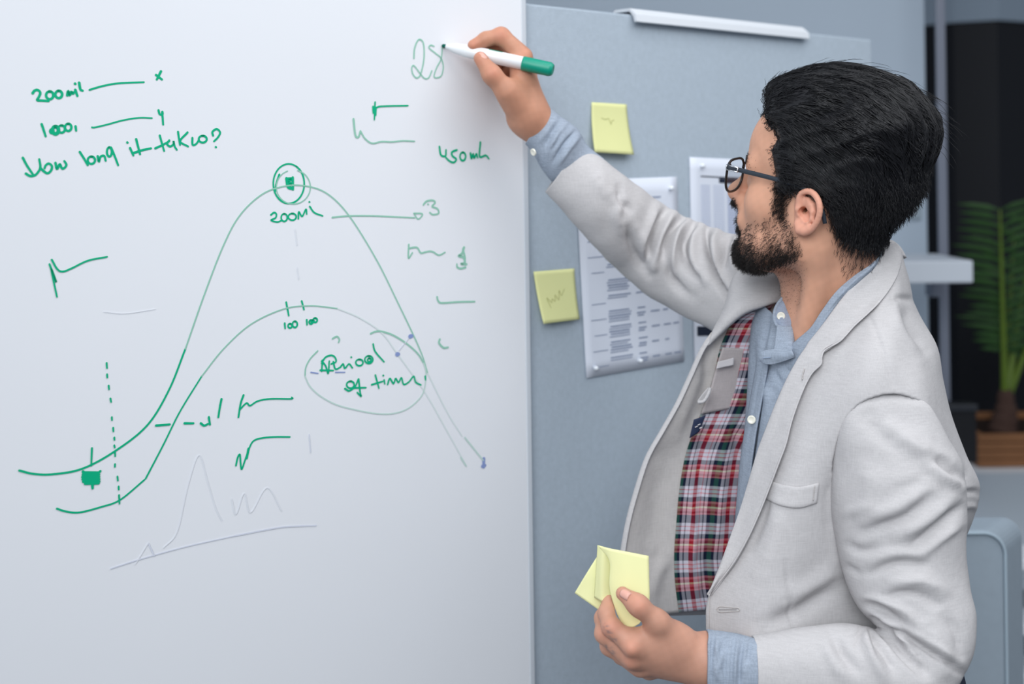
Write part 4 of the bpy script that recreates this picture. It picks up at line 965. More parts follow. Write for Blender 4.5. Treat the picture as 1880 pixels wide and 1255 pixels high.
# ---------------------------------------------------------------- clothes
def linen(name, col, wr=1.0):
    m = bpy.data.materials.new(name); m.use_nodes = True; nt = m.node_tree; b = nt.nodes['Principled BSDF']
    b.inputs['Roughness'].default_value = 0.92; b.inputs['Specular IOR Level'].default_value = 0.12
    tc = nt.nodes.new('ShaderNodeTexCoord')
    def no(sc, dt, vec=None):
        n = nt.nodes.new('ShaderNodeTexNoise'); n.inputs['Scale'].default_value = sc; n.inputs['Detail'].default_value = dt
        if vec is None: nt.links.new(tc.outputs['Object'], n.inputs['Vector'])
        else:
            mp = nt.nodes.new('ShaderNodeMapping'); mp.inputs['Scale'].default_value = vec; nt.links.new(tc.outputs['Object'], mp.inputs['Vector']); nt.links.new(mp.outputs['Vector'], n.inputs['Vector'])
        return n
    n1 = no(1.0, 3, (900, 900, 60)); n2 = no(1.0, 3, (80, 80, 900))
    ad = nt.nodes.new('ShaderNodeMath'); ad.operation = 'ADD'; nt.links.new(n1.outputs['Fac'], ad.inputs[0]); nt.links.new(n2.outputs['Fac'], ad.inputs[1])
    mx = nt.nodes.new('ShaderNodeMix'); mx.data_type = 'RGBA'; mr = nt.nodes.new('ShaderNodeMapRange'); mr.inputs[1].default_value = 0.6; mr.inputs[2].default_value = 1.4
    nt.links.new(ad.outputs[0], mr.inputs[0]); nt.links.new(mr.outputs[0], mx.inputs[0])
    mx.inputs[6].default_value = (*[c * (1 - 0.10 * wr) for c in col], 1); mx.inputs[7].default_value = (*[min(1, c * (1 + 0.09 * wr)) for c in col], 1)
    nt.links.new(mx.outputs[2], b.inputs['Base Color'])
    n3 = no(38, 3); bp = nt.nodes.new('ShaderNodeBump'); bp.inputs['Strength'].default_value = 0.30; bp.inputs['Distance'].default_value = 0.004
    nt.links.new(n3.outputs['Fac'], bp.inputs['Height'])
    bp2 = nt.nodes.new('ShaderNodeBump'); bp2.inputs['Strength'].default_value = 0.16; bp2.inputs['Distance'].default_value = 0.0006
    nt.links.new(ad.outputs[0], bp2.inputs['Height']); nt.links.new(bp.outputs['Normal'], bp2.inputs['Normal']); nt.links.new(bp2.outputs['Normal'], b.inputs['Normal'])
    return m
mJk = linen('pale_linen', lin(194, 192, 193)); mJkIn = linen('linen_facing', lin(196, 192, 190)); mSeam = linen('seam_thread', lin(188, 184, 182))
mDen = linen('pale_blue_chambray', lin(156, 167, 182), 2.2); mDenD = linen('chambray_stitch', lin(150, 166, 188), 1.0)
mBtn = mat('pearl_button', lin(236, 234, 220), 0.3, 0.6)

def cloth(name, rows, nu, nv, m, parent, folds=(), thick=0.0025, off=-1.0, sub=0, px=True, post=None):
    G = patch_px(rows, nu, nv) if px else patch(rows, nu, nv)
    N = gnormals(G).reshape(-1, 3); V = G.reshape(-1, 3)
    if folds: V = cloth_folds(V, N, folds)
    if post is not None: V = post(V, N)
    o = mesh_obj(name, V, [f[::-1] for f in grid_faces(nu, nv)], m, parent, True)
    g_ = V.reshape(nu, nv, 3); z1 = np.zeros((1, nv)); z2 = np.zeros((nu, 1))
    va = np.vstack([z1, np.cumsum(np.linalg.norm(np.diff(g_, axis=0), axis=2), 0)]).mean(1)[:, None] + np.zeros((1, nv))
    ua = np.hstack([z2, np.cumsum(np.linalg.norm(np.diff(g_, axis=1), axis=2), 1)])
    uvs = np.stack([va, ua], -1).reshape(-1, 2)
    uvl = o.data.uv_layers.new(name='cloth'); li = np.empty(len(o.data.loops), int); o.data.loops.foreach_get('vertex_index', li)
    uvl.data.foreach_set('uv', uvs[li][:, ::-1].ravel())
    if thick: solidify(o, thick, off)
    return o, V.reshape(nu, nv, 3)
def tube_cloth(name, st, nu, nv, m, parent, folds=(), thick=0.0022, post=None):
    """sleeve: stations (ax, ay, bx, by, distance, depth ratio)"""
    C_, A_, R_ = [], [], []
    for ax_, ay, bx, by, d, r in st:
        a, b = P(ax_, ay, d), P(bx, by, d); C_.append((a + b) / 2); A_.append((b - a) / 2); R_.append([r])
    C_, A_, R_ = cr1(C_, nu), cr1(A_, nu), cr1(R_, nu)
    T = np.gradient(C_, axis=0); T[:, 1] *= 0.25; T /= np.linalg.norm(T, axis=1)[:, None]
    A_ = A_ - T * (A_ * T).sum(1)[:, None] * 0.0
    Bq = np.cross(T, A_); Bq = Bq / (np.linalg.norm(Bq, axis=1)[:, None] + 1e-9) * np.linalg.norm(A_, axis=1)[:, None] * R_
    th = 2 * math.pi * np.arange(nv) / nv
    G = C_[:, None] + np.cos(th)[None, :, None] * A_[:, None] + np.sin(th)[None, :, None] * Bq[:, None]
    Fc = grid_faces(nu, nv, True); V = G.reshape(-1, 3); N = vnormals(V, Fc)
    if ((V - np.repeat(C_, nv, 0)) * N).sum() < 0: Fc = [f[::-1] for f in Fc]; N = -N
    if folds: V = cloth_folds(V, N, folds)
    if post is not None: V = post(V, N)
    o = mesh_obj(name, V, Fc, m, parent, True)
    if thick: solidify(o, thick, -1.0)
    return o, V.reshape(nu, nv, 3)

# ---- jacket: left front, side, back and right side in one wrap, opening edge to right side seam
FE = {470: (1606, 1.450), 520: (1570, 1.432), 570: (1530, 1.424), 640: (1478, 1.424), 700: (1443, 1.425), 760: (1416, 1.427), 830: (1391, 1.430), 890: (1373, 1.430), 950: (1357, 1.428), 1010: (1334, 1.424), 1060: (1312, 1.420), 1110: (1297, 1.415), 1170: (1296, 1.412), 1260: (1294, 1.41), 1360: (1296, 1.41), 1470: (1302, 1.41)}
def row(y, mid, sil, hid):
    e = FE[y]; return [(e[0], y, e[1])] + [(x, y + dy, d) for x, dy, d in mid] + [(sil[0], sil[1], sil[2])] + [(x, y_, d) for x, y_, d in hid]
JR = [
 row(470, [(1622, -1, 1.463), (1632, -3, 1.472), (1640, -6, 1.480), (1648, -9, 1.490)], (1655, 458, 1.50), [(1640, 452, 1.56), (1600, 455, 1.60), (1550, 468, 1.62), (1490, 490, 1.64)]),
 row(520, [(1604, 0, 1.438), (1625, 0, 1.437), (1645, -2, 1.446), (1657, -3, 1.465)], (1668, 514, 1.505), [(1660, 500, 1.57), (1610, 500, 1.62), (1540, 508, 1.645), (1470, 515, 1.65)]),
 row(570, [(1585, 0, 1.412), (1618, 0, 1.400), (1648, -2, 1.408), (1664, -3, 1.435)], (1680, 566, 1.50), [(1672, 555, 1.58), (1610, 550, 1.64), (1530, 550, 1.665), (1450, 555, 1.66)]),
 row(640, [(1550, 0, 1.392), (1600, 0, 1.370), (1645, 0, 1.370), (1690, -2, 1.41)], (1720, 634, 1.48), [(1697, 630, 1.58), (1620, 625, 1.66), (1520, 620, 1.69), (1430, 615, 1.67)]),
 row(700, [(1520, 0, 1.388), (1585, 0, 1.357), (1645, 0, 1.354), (1700, 0, 1.376)], (1732, 700, 1.47), [(1715, 700, 1.58), (1630, 700, 1.67), (1520, 690, 1.70), (1420, 680, 1.68)]),
 row(760, [(1495, 0, 1.386), (1570, 0, 1.355), (1645, 0, 1.350), (1712, 0, 1.368)], (1747, 762, 1.47), [(1728, 765, 1.58), (1640, 765, 1.67), (1520, 760, 1.70), (1412, 750, 1.68)]),
 row(830, [(1470, 0, 1.382), (1550, 0, 1.366), (1640, 0, 1.366), (1728, 0, 1.386)], (1774, 834, 1.47), [(1745, 840, 1.58), (1645, 840, 1.67), (1520, 830, 1.70), (1408, 820, 1.675)]),
 row(890, [(1455, 0, 1.378), (1540, 0, 1.376), (1635, 0, 1.395), (1735, 0, 1.40)], (1799, 892, 1.47), [(1755, 900, 1.58), (1645, 900, 1.66), (1520, 890, 1.69), (1405, 880, 1.67)]),
 row(950, [(1440, 0, 1.374), (1535, 0, 1.380), (1630, 0, 1.400), (1735, 0, 1.41)], (1788, 950, 1.48), [(1745, 955, 1.58), (1640, 960, 1.66), (1515, 950, 1.68), (1402, 940, 1.66)]),
 row(1010, [(1425, 0, 1.372), (1525, 0, 1.382), (1625, 0, 1.402), (1725, 0, 1.42)], (1764, 1010, 1.49), [(1730, 1015, 1.58), (1630, 1020, 1.66), (1510, 1010, 1.68), (1400, 1000, 1.655)]),
 row(1060, [(1410, 0, 1.370), (1510, 0, 1.384), (1620, 0, 1.404), (1720, 0, 1.42)], (1755, 1060, 1.50), [(1722, 1065, 1.59), (1625, 1070, 1.66), (1505, 1060, 1.68), (1400, 1055, 1.65)]),
 row(1110, [(1400, 0, 1.368), (1505, 0, 1.385), (1620, 0, 1.405), (1718, 0, 1.42)], (1752, 1110, 1.50), [(1720, 1115, 1.59), (1620, 1120, 1.66), (1500, 1110, 1.68), (1402, 1105, 1.65)]),
 row(1170, [(1398, 0, 1.366), (1505, 0, 1.385), (1620, 0, 1.405), (1718, 0, 1.42)], (1755, 1170, 1.50), [(1722, 1175, 1.59), (1620, 1180, 1.66), (1500, 1170, 1.68), (1405, 1165, 1.65)]),
 row(1260, [(1398, 0, 1.366), (1505, 0, 1.386), (1620, 0, 1.406), (1722, 0, 1.42)], (1762, 1260, 1.50), [(1730, 1265, 1.60), (1625, 1270, 1.67), (1500, 1262, 1.68), (1405, 1255, 1.65)]),
 row(1360, [(1398, 0, 1.366), (1505, 0, 1.386), (1620, 0, 1.406), (1726, 0, 1.42)], (1768, 1360, 1.50), [(1735, 1365, 1.60), (1625, 1370, 1.67), (1500, 1362, 1.68), (1405, 1350, 1.65)]),
 row(1470, [(1400, 0, 1.366), (1505, 0, 1.386), (1620, 0, 1.406), (1728, 0, 1.42)], (1772, 1470, 1.50), [(1738, 1475, 1.60), (1625, 1480, 1.67), (1500, 1470, 1.68), (1405, 1455, 1.65)]),
]
JF = [([(1596, 582), (1612, 620), (1628, 665), (1642, 708)], 4, -0.0018),                    # shoulder seam
      ([(1443, 1030), (1448, 1080), (1455, 1130), (1461, 1170)], 4, -0.0022),                # front dart
      ([(1535, 1075), (1500, 1100), (1450, 1130), (1400, 1150)], 16, -0.006), ([(1540, 1040), (1500, 1070), (1440, 1100)], 18, 0.005),
      ([(1660, 560), (1672, 600), (1700, 640)], 9, -0.005), ([(1640, 560), (1655, 605), (1690, 660)], 10, 0.003),
      ([(1640, 545), (1665, 548), (1680, 552)], 6, -0.004), 
      ([(1410, 900), (1400, 950), (1375, 1010)], 10, -0.004), ([(1430, 930), (1420, 990), (1400, 1050)], 16, 0.003),
      ([(1530, 870), (1520, 930), (1528, 990)], 12, -0.003), ([(1770, 905), (1785, 902), (1797, 905)], 5, -0.004), ([(1768, 930), (1782, 928), (1792, 932)], 5, 0.003), ([(1755, 850), (1770, 866), (1776, 885)], 6, -0.005)]
SL = [(1618, 722, 1664, 723, 1.360, .15), (1594, 729, 1688, 732, 1.358, .2), (1572, 741, 1707, 745, 1.358, .27), (1550, 766, 1724, 771, 1.362, .42), (1536, 802, 1742, 806, 1.369, .63), (1525, 850, 1762, 842, 1.380, .82), (1526, 910, 1770, 895, 1.378, .85), (1533, 970, 1769, 960, 1.375, .85), (1543, 1025, 1770, 1020, 1.369, .85), (1556, 1075, 1778, 1075, 1.362, .85),
      (1576, 1115, 1786, 1130, 1.352, .85), (1602, 1146, 1780, 1196, 1.340, .85), (1612, 1156, 1748, 1262, 1.330, .85), (1600, 1152, 1690, 1320, 1.324, .85), (1560, 1148, 1610, 1336, 1.324, .85), (1500, 1152, 1530, 1330, 1.326, .85), (1440, 1160, 1455, 1318, 1.330, .85), (1400, 1166, 1402, 1308, 1.334, .85), (1384, 1169, 1379, 1304, 1.335, .85)]
def under_sleeve(V, N):
    """the shell gives way inside the armhole"""
    poly = [(1641, 719)] + [(a[0], a[1]) for a in SL[:11]] + [(a[2], a[3]) for a in SL[10::-1]]
    q = PX(V); f = in_poly(q, poly) & (V[:, 1] < 1.44); d = seg_dist(q, poly + poly[:1])
    V = V.copy(); V[:, 1] += np.where(f, 0.022 * ramp(d, 3.0, 9.0), 0); return V
jk, JG = cloth('jacket', JR, 230, 210, mJk, person, JF, 0.003, post=under_sleeve)
class Depth:
    """distance of the camera-facing side of a cloth grid"""
    def __init__(s, G):
        N = gnormals(G).reshape(-1, 3); V = G.reshape(-1, 3); view = np.array([0, 0, CAMH]) - V
        f = (N * view).sum(1); f *= np.sign(np.median(f[:])) if False else 1
        nv = G.shape[1]; col = np.tile(np.arange(nv), G.shape[0]); k = col < nv * 0.56
        s.q = PX(V[k]); s.d = V[k][:, 1]
    def __call__(s, x, y):
        r = (s.q[:, 0] - x) ** 2 + (s.q[:, 1] - y) ** 2; i = np.argpartition(r, 4)[:4]; w_ = 1 / (r[i] + 1); return float((s.d[i] * w_).sum() / w_.sum())
JD = Depth(JG)
def on(x, y, off): return (x, y, JD(x, y) - off)

# left lapel and collar, turned over the front: from the nape to the button
LAP = [  # inner (roll) edge, outer edge, stand-off at the outer edge
 ((1622, 447), (1645, 445), .004), ((1614, 458), (1653, 458), .005), ((1606, 472), (1657, 472), .005), ((1597, 490), (1652, 494), .006), ((1580, 508), (1646, 510), .007), ((1562, 528), (1633, 532), .008), ((1545, 548), (1614, 556), .008), ((1530, 568), (1594, 576), .009), ((1514, 590), (1570, 598), .009), ((1500, 608), (1552, 618), .010),
 ((1491, 619), (1540, 629), .010), ((1484, 628), (1516, 643), .010), ((1478, 638), (1510, 655), .010), ((1471, 648), (1508, 669), .010), ((1462, 662), (1490, 688), .010), ((1444, 695), (1473, 722), .011), ((1425, 737), (1455, 772), .012), ((1406, 785), (1444, 815), .012),
 ((1390, 828), (1431, 850), .012), ((1374, 882), (1412, 900), .012), ((1358, 935), (1394, 945), .012), ((1341, 983), (1374, 988), .011), ((1324, 1030), (1350, 1030), .009), ((1310, 1065), (1326, 1063), .006), ((1299, 1092), (1303, 1092), .003)]
rows = []
for (a, b, o_) in LAP:
    r = []
    for t in (0, .12, .4, .75, .97, 1.0):
        x, y = a[0] + (b[0] - a[0]) * t, a[1] + (b[1] - a[1]) * t
        lift = {0: .009, .12: .0115, .4: .0105, .75: o_ * 0.95, .97: o_, 1.0: o_ - .002}[t]; r.append(P(*on(x, y, lift)))
    rows.append(r)
lap, _ = cloth('lapel', rows, 150, 26, mJk, jk, [([(1512, 642), (1528, 628), (1540, 610)], 2, -0.0012)], 0.0022, -1.0, px=False)
# collar at the nape, standing behind the neck
rows = [[(1612, 470, 1.452), (1618, 458, 1.462), (1628, 447, 1.478), (1634, 447, 1.490), (1644, 456, 1.497), (1655, 470, 1.500)],
        [(1606, 475, 1.50), (1612, 458, 1.505), (1624, 445, 1.515), (1636, 444, 1.53), (1650, 456, 1.535), (1660, 475, 1.535)],
        [(1575, 480, 1.56), (1580, 465, 1.565), (1590, 452, 1.575), (1600, 450, 1.59), (1612, 462, 1.60), (1618, 480, 1.60)],
        [(1520, 500, 1.60), (1520, 485, 1.605), (1520, 472, 1.612), (1520, 470, 1.63), (1520, 482, 1.645), (1520, 505, 1.645)]]
cloth('collar', rows, 40, 24, mJk, jk, (), 0.002)
def strip_on(name, top, bot, n, off, m, parent, thick=0.0015):
    t_, b_ = cr1(top, n), cr1(bot, n); rows = []
    for q0, q1 in zip(t_, b_):
        rows.append([P(*on(*(q0 + (q1 - q0) * f_), off if 0 < f_ < 1 else off * .5)) for f_ in (0, .06, .5, .94, 1)])
    return cloth(name, rows, n * 2, 14, m, parent, (), thick, -1.0, px=False)[0]
strip_on('breast_pocket', [(1413, 884), (1440, 892), (1470, 895), (1503, 888)], [(1405, 912), (1432, 925), (1466, 930), (1499, 921)], 16, 0.0022, mJk, jk)
def thread(name, pts, r, off, m, parent):
    W = [P(*on(x, y, off)) for x, y in cr1(pts, max(10, 5 * len(pts)))]; return MB().tube(W, r, 6).build(name, m, parent, smooth=True)
ring = [(1316, 1118), (1322, 1113), (1345, 1115), (1356, 1116), (1357, 1121), (1345, 1122), (1322, 1123), (1316, 1118)]
thread('buttonhole', ring, 0.0006, 0.0004, mSeam, jk); thread('buttonhole', [(1320, 1118.5), (1352, 1118.5)], 0.0005, 0.0003, mat('slit_shadow_cloth', lin(150, 147, 147), .9), jk)
thread('buttonhole', [(1477, 676), (1474, 686), (1473, 697)], 0.0008, 0.0125, mSeam, jk)
thread('edge_stitch', [(1303, 1096), (1302, 1130), (1301, 1180), (1300, 1260)], 0.0005, 0.0006, mSeam, jk)
thread('pocket_stitch', [(1496, 891), (1493, 919)], 0.0005, 0.0045, mSeam, jk)

# left sleeve
SLF = [([(1592, 1106), (1615, 1112), (1642, 1132)], 5, -0.007), ([(1598, 1136), (1645, 1158), (1700, 1192), (1768, 1236)], 4.5, -0.009), ([(1605, 1128), (1650, 1146), (1705, 1178), (1765, 1215)], 6, 0.005), ([(1612, 1152), (1640, 1182), (1692, 1240)], 4.5, -0.008), ([(1596, 1142), (1604, 1170), (1612, 1205)], 5, -0.007), ([(1584, 1146), (1576, 1165), (1572, 1185)], 5, -0.006), ([(1588, 1160), (1592, 1190), (1598, 1215)], 5, 0.005), ([(1530, 1165), (1545, 1195), (1560, 1215)], 7, -0.004), ([(1710, 836), (1735, 855), (1768, 879)], 8, -0.0085), ([(1640, 790), (1690, 825), (1740, 848)], 14, 0.0075), ([(1700, 850), (1730, 872), (1765, 892)], 9, 0.0075),
       ([(1590, 976), (1625, 962), (1663, 948), (1702, 916)], 8, -0.0075), ([(1590, 950), (1650, 930), (1700, 890)], 14, 0.0063), ([(1674, 1004), (1700, 985), (1730, 958), (1764, 930)], 7, -0.0088), ([(1650, 985), (1700, 955), (1745, 915)], 10, 0.0063), ([(1690, 1020), (1730, 985), (1766, 960)], 8, 0.0050),
       ([(1600, 1053), (1630, 1038), (1660, 1033), (1698, 1037)], 6, -0.0075), ([(1600, 1030), (1640, 1015), (1690, 1015)], 9, 0.0050), ([(1628, 1096), (1655, 1088), (1690, 1092), (1722, 1112)], 6, -0.0075), ([(1640, 1070), (1690, 1065), (1730, 1085)], 10, 0.0063), ([(1560, 1000), (1580, 1010), (1605, 1005)], 7, -0.0050), ([(1555, 940), (1575, 935), (1600, 920)], 8, 0.0037), ([(1555, 1040), (1575, 1050)], 6, -0.0037),
       ([(1588, 1113), (1615, 1122), (1646, 1138), (1665, 1160)], 5, -0.0088), ([(1590, 1098), (1625, 1105), (1665, 1125), (1690, 1160)], 7, 0.0063), ([(1604, 1140), (1630, 1160), (1660, 1190), (1700, 1235)], 5, -0.0100), ([(1625, 1140), (1650, 1165), (1690, 1215)], 6, 0.0063), ([(1604, 1155), (1622, 1195), (1640, 1230)], 6, -0.0075), ([(1590, 1170), (1605, 1210), (1625, 1250)], 8, 0.0063), ([(1660, 1180), (1690, 1205), (1705, 1242)], 6, -0.0050), ([(1700, 1150), (1730, 1190), (1735, 1230)], 12, 0.0050), ([(1735, 1130), (1755, 1160), (1765, 1200)], 8, -0.0050),
       ([(1535, 1175), (1550, 1205), (1575, 1232)], 8, -0.0050), ([(1515, 1180), (1530, 1215), (1550, 1245)], 9, 0.0037), ([(1660, 900), (1700, 880)], 12, -0.0037), ([(1595, 770), (1620, 800), (1650, 815)], 14, -0.0037), ([(1585, 860), (1600, 890), (1590, 920)], 16, 0.0025)]
sl, _ = tube_cloth('sleeve', SL, 170, 80, mJk, jk, SLF, 0.0025, lambda V, N: V + N * (0.0010 * vnoise(V, 75, 31))[:, None])

# right sleeve, raised
SR = [(1066, 263, 1001, 352, 1.668, .8), (1100, 288, 1032, 388, 1.668, .82), (1132, 310, 1064, 422, 1.672, .85), (1168, 338, 1100, 462, 1.688, .85), (1200, 362, 1138, 500, 1.715, .85), (1232, 384, 1178, 534, 1.722, .85), (1264, 400, 1222, 562, 1.720, .85), (1296, 414, 1262, 582, 1.705, .85), (1330, 426, 1300, 602, 1.685, .85), (1370, 432, 1345, 632, 1.665, .85), (1420, 436, 1395, 655, 1.645, .85), (1460, 450, 1440, 670, 1.635, .7)]
SRF = [([(1222, 388), (1206, 412), (1197, 436), (1188, 482)], 6, -0.0128), ([(1205, 380), (1190, 415), (1178, 450)], 8, 0.0080), ([(1238, 392), (1222, 415), (1210, 445), (1202, 490)], 7, 0.0096), ([(1254, 402), (1234, 420), (1222, 445), (1217, 470)], 6, -0.0128), ([(1264, 404), (1244, 428), (1236, 465), (1240, 500)], 6, 0.0096),
       ([(1272, 416), (1256, 442), (1257, 480), (1282, 510)], 5.5, -0.0144), ([(1286, 416), (1274, 445), (1276, 480), (1298, 515)], 8, 0.0112), ([(1298, 424), (1297, 460), (1311, 500), (1338, 548)], 5, -0.0192), ([(1318, 424), (1312, 450), (1322, 490), (1345, 530)], 8, 0.0128), ([(1338, 440), (1328, 465), (1326, 492), (1340, 515)], 6, -0.0128), ([(1352, 440), (1345, 465), (1350, 500)], 7, 0.0080),
       ([(1152, 420), (1160, 450), (1172, 480), (1190, 505)], 7, -0.0096), ([(1140, 372), (1132, 395), (1140, 420)], 9, 0.0064), ([(1136, 345), (1140, 370), (1158, 385)], 6, -0.0064), ([(1170, 420), (1180, 455), (1200, 490)], 7, 0.0064), ([(1100, 330), (1110, 350), (1125, 360)], 12, 0.0032), ([(1230, 505), (1250, 530), (1270, 545)], 7, -0.0048), ([(1225, 480), (1232, 510), (1250, 535)], 6, -0.0080)]
sr_, _ = tube_cloth('sleeve', SR, 170, 80, mJk, jk, SRF, 0.0025, lambda V, N: V + N * (0.0010 * vnoise(V, 75, 32))[:, None])

# right front, thrown open: facing along the edge, checked lining behind it
OP = [(545, 1436, 1436, 1440, 1.560), (558, 1398, 1402, 1420, 1.562), (572, 1362, 1372, 1412, 1.566), (590, 1335, 1346, 1408, 1.570), (612, 1314, 1334, 1406, 1.573), (640, 1291, 1323, 1404, 1.575), (690, 1268, 1312, 1402, 1.578), (740, 1245, 1296, 1400, 1.578), (790, 1217, 1276, 1400, 1.578), (840, 1189, 1260, 1400, 1.577), (900, 1169, 1250, 1400, 1.575), (960, 1153, 1245, 1400, 1.573), (1020, 1143, 1241, 1400, 1.571), (1075, 1139, 1243, 1400, 1.57), (1134, 1144, 1250, 1402, 1.57)]
def oprow(t0, t1, n, dd):
    rows = []
    for (y, e, b_, s_, d) in OP:
        r = []
        for k in range(n):
            t = t0 + (t1 - t0) * k / (n - 1)
            x = e + (b_ - e) * t if t <= 1 else b_ + (s_ - b_) * (t - 1)
            yy = y - (x - e) * 0.10 * min(1, max(0, (y - 1000) / 134.0)) 
            r.append((x, yy, d + 0.055 * (x - e) / 240.0 + 0.010 * math.sin(t * 2.0) + dd))
        rows.append(r)
    return rows
OF = [([(1300, 650), (1270, 720), (1240, 800)], 12, 0.004), ([(1330, 600), (1300, 650), (1292, 690)], 9, -0.005), ([(1215, 850), (1205, 930), (1200, 1010)], 22, -0.004), ([(1196, 1100), (1205, 1060), (1225, 1020)], 12, 0.004)]
op, _ = cloth('front_panel', oprow(0, 1.0, 6, 0.0), 130, 40, mJkIn, jk, OF, 0.003, -1.0)
# outer cloth of the same front, a hand's breadth thick edge rolled over
rows = []
for (y, e, b_, s_, d) in OP:
    rows.append([(e + 5, y, d - 0.002), (e - 1, y, d + 0.001), (e - 2, y, d + 0.006), (e + 4, y, d + 0.012), (e + 60, y - 3, d + 0.045), (s_ + 20, y - 10, d + 0.10)])
cloth('outer_front', rows, 110, 40, mJk, jk, (), 0.002, -1.0)
# broad turned collar of the right side between sleeve and neck
rows = [[(1440, 470, 1.600), (1400, 478, 1.600), (1370, 490, 1.598), (1352, 505, 1.60), (1344, 520, 1.61)],
        [(1446, 505, 1.572), (1408, 512, 1.570), (1372, 525, 1.570), (1346, 545, 1.575), (1332, 565, 1.59)],
        [(1442, 530, 1.556), (1406, 540, 1.553), (1368, 554, 1.553), (1338, 578, 1.558), (1312, 606, 1.575)],
        [(1438, 546, 1.552), (1402, 557, 1.549), (1366, 570, 1.550), (1337, 592, 1.556), (1306, 622, 1.570)],
        [(1438, 549, 1.556), (1402, 560, 1.555), (1366, 574, 1.556), (1338, 596, 1.561), (1300, 632, 1.573)]]
cloth('lapel', rows, 60, 60, mJk, jk, [([(1385, 500), (1365, 530), (1352, 550)], 10, 0.003)], 0.0025, -1.0)

# lining: plaid cotton
mPl = bpy.data.materials.new('plaid_lining'); mPl.use_nodes = True; nt = mPl.node_tree; b = nt.nodes['Principled BSDF']
b.inputs['Roughness'].default_value = 0.85; b.inputs['Specular IOR Level'].default_value = 0.15
uvn = nt.nodes.new('ShaderNodeUVMap'); uvn.uv_map = 'cloth'; sp = nt.nodes.new('ShaderNodeSeparateXYZ'); nt.links.new(uvn.outputs['UV'], sp.inputs[0])
WH, NV, GR, RD, PK, CRM = lin(214, 212, 222), lin(28, 38, 62), lin(48, 106, 86), lin(166, 38, 54), lin(214, 116, 126), lin(226, 216, 178)
def stripes(sock, reps, off, stops):
    m1 = nt.nodes.new('ShaderNodeMath'); m1.operation = 'MULTIPLY_ADD'; m1.inputs[1].default_value = reps; m1.inputs[2].default_value = off; nt.links.new(sock, m1.inputs[0])
    fr = nt.nodes.new('ShaderNodeMath'); fr.operation = 'FRACT'; nt.links.new(m1.outputs[0], fr.inputs[0])
    cr_ = nt.nodes.new('ShaderNodeValToRGB'); cr_.color_ramp.interpolation = 'CONSTANT'; el = cr_.color_ramp.elements
    el[0].position = 0; el[0].color = (*stops[0][1], 1); el[1].position = stops[1][0]; el[1].color = (*stops[1][1], 1)
    for p_, c_ in stops[2:]: e = el.new(p_); e.color = (*c_, 1)
    nt.links.new(fr.outputs[0], cr_.inputs[0]); return cr_.outputs[0]
across = stripes(sp.outputs[0], 20.5, 0.10, [(0, NV), (.05, GR), (.17, NV), (.24, WH), (.33, NV), (.36, WH), (.49, RD), (.61, WH), (.74, PK), (.76, WH), (.84, NV), (.87, WH), (.95, NV)])
down = stripes(sp.outputs[1], 20.5, 0.30, [(0, NV), (.12, WH), (.20, PK), (.23, WH), (.31, PK), (.34, WH), (.42, NV), (.54, PK), (.60, RD), (.68, CRM), (.73, PK), (.80, RD), (.86, PK), (.90, NV)])
mx = nt.nodes.new('ShaderNodeMix'); mx.data_type = 'RGBA'; mx.blend_type = 'MIX'; mx.inputs[0].default_value = 0.5
nt.links.new(across, mx.inputs[6]); nt.links.new(down, mx.inputs[7])
mu = nt.nodes.new('ShaderNodeMix'); mu.data_type = 'RGBA'; mu.blend_type = 'MIX'; mu.inputs[0].default_value = 0.27; nt.links.new(mx.outputs[2], mu.inputs[6])
mm = nt.nodes.new('ShaderNodeMix'); mm.data_type = 'RGBA'; mm.blend_type = 'MULTIPLY'; mm.inputs[0].default_value = 1.0; nt.links.new(across, mm.inputs[6]); nt.links.new(down, mm.inputs[7])
nt.links.new(mm.outputs[2], mu.inputs[7])
gm = nt.nodes.new('ShaderNodeGamma'); gm.inputs[1].default_value = 1.0; nt.links.new(mu.outputs[2], gm.inputs[0]); nt.links.new(gm.outputs[0], b.inputs['Base Color'])
lnF = [([(1290, 780), (1285, 860), (1290, 940)], 7, -0.003), ([(1330, 800), (1325, 900), (1315, 1000)], 10, 0.004), ([(1265, 900), (1275, 980), (1268, 1060)], 6, 0.003), ([(1300, 1000), (1295, 1060), (1290, 1110)], 8, -0.003), ([(1350, 780), (1352, 850)], 6, -0.003)]
cloth('lining', oprow(0.97, 2.0, 8, -0.002), 130, 60, mPl, jk, lnF, 0.001, -1.0)
# plain panel with the inside pocket, laid over the lining
rows = []
for y, x0, x1 in ((638, 1327, 1405), (662, 1319, 1405), (690, 1311, 1405), (722, 1302, 1405), (760, 1287, 1405)):
    yb = y; sl_ = np.interp(y, (638, 760), (-4, 22))
    def dz(x): 
        k = np.interp(y, [o[0] for o in OP], np.arange(len(OP))); i = int(k); f_ = k - i; o1, o2 = OP[i], OP[min(i + 1, len(OP) - 1)]
        e = o1[1] + (o2[1] - o1[1]) * f_; d = o1[4] + (o2[4] - o1[4]) * f_; return d + 0.055 * (x - e) / 240 + 0.006
    rows.append([(x0 + (x1 - x0) * t, yb - sl_ * t, dz(x0 + (x1 - x0) * t) - 0.0065) for t in (0, .33, .66, 1)])
ip, _ = cloth('inner_pocket_panel', rows, 30, 24, linen('inner_panel_cloth', lin(186, 178, 178)), jk, (), 0.0012, -1.0)
mTape = mat('white_label_cloth', lin(206, 202, 204), .8); 
cloth('label_tag', [[(1318, 664, 1.577), (1334, 660, 1.580), (1348, 656, 1.582)], [(1315, 677, 1.577), (1332, 673, 1.580), (1347, 670, 1.582)]], 8, 12, mTape, jk, (), 0.0008, -1.0)
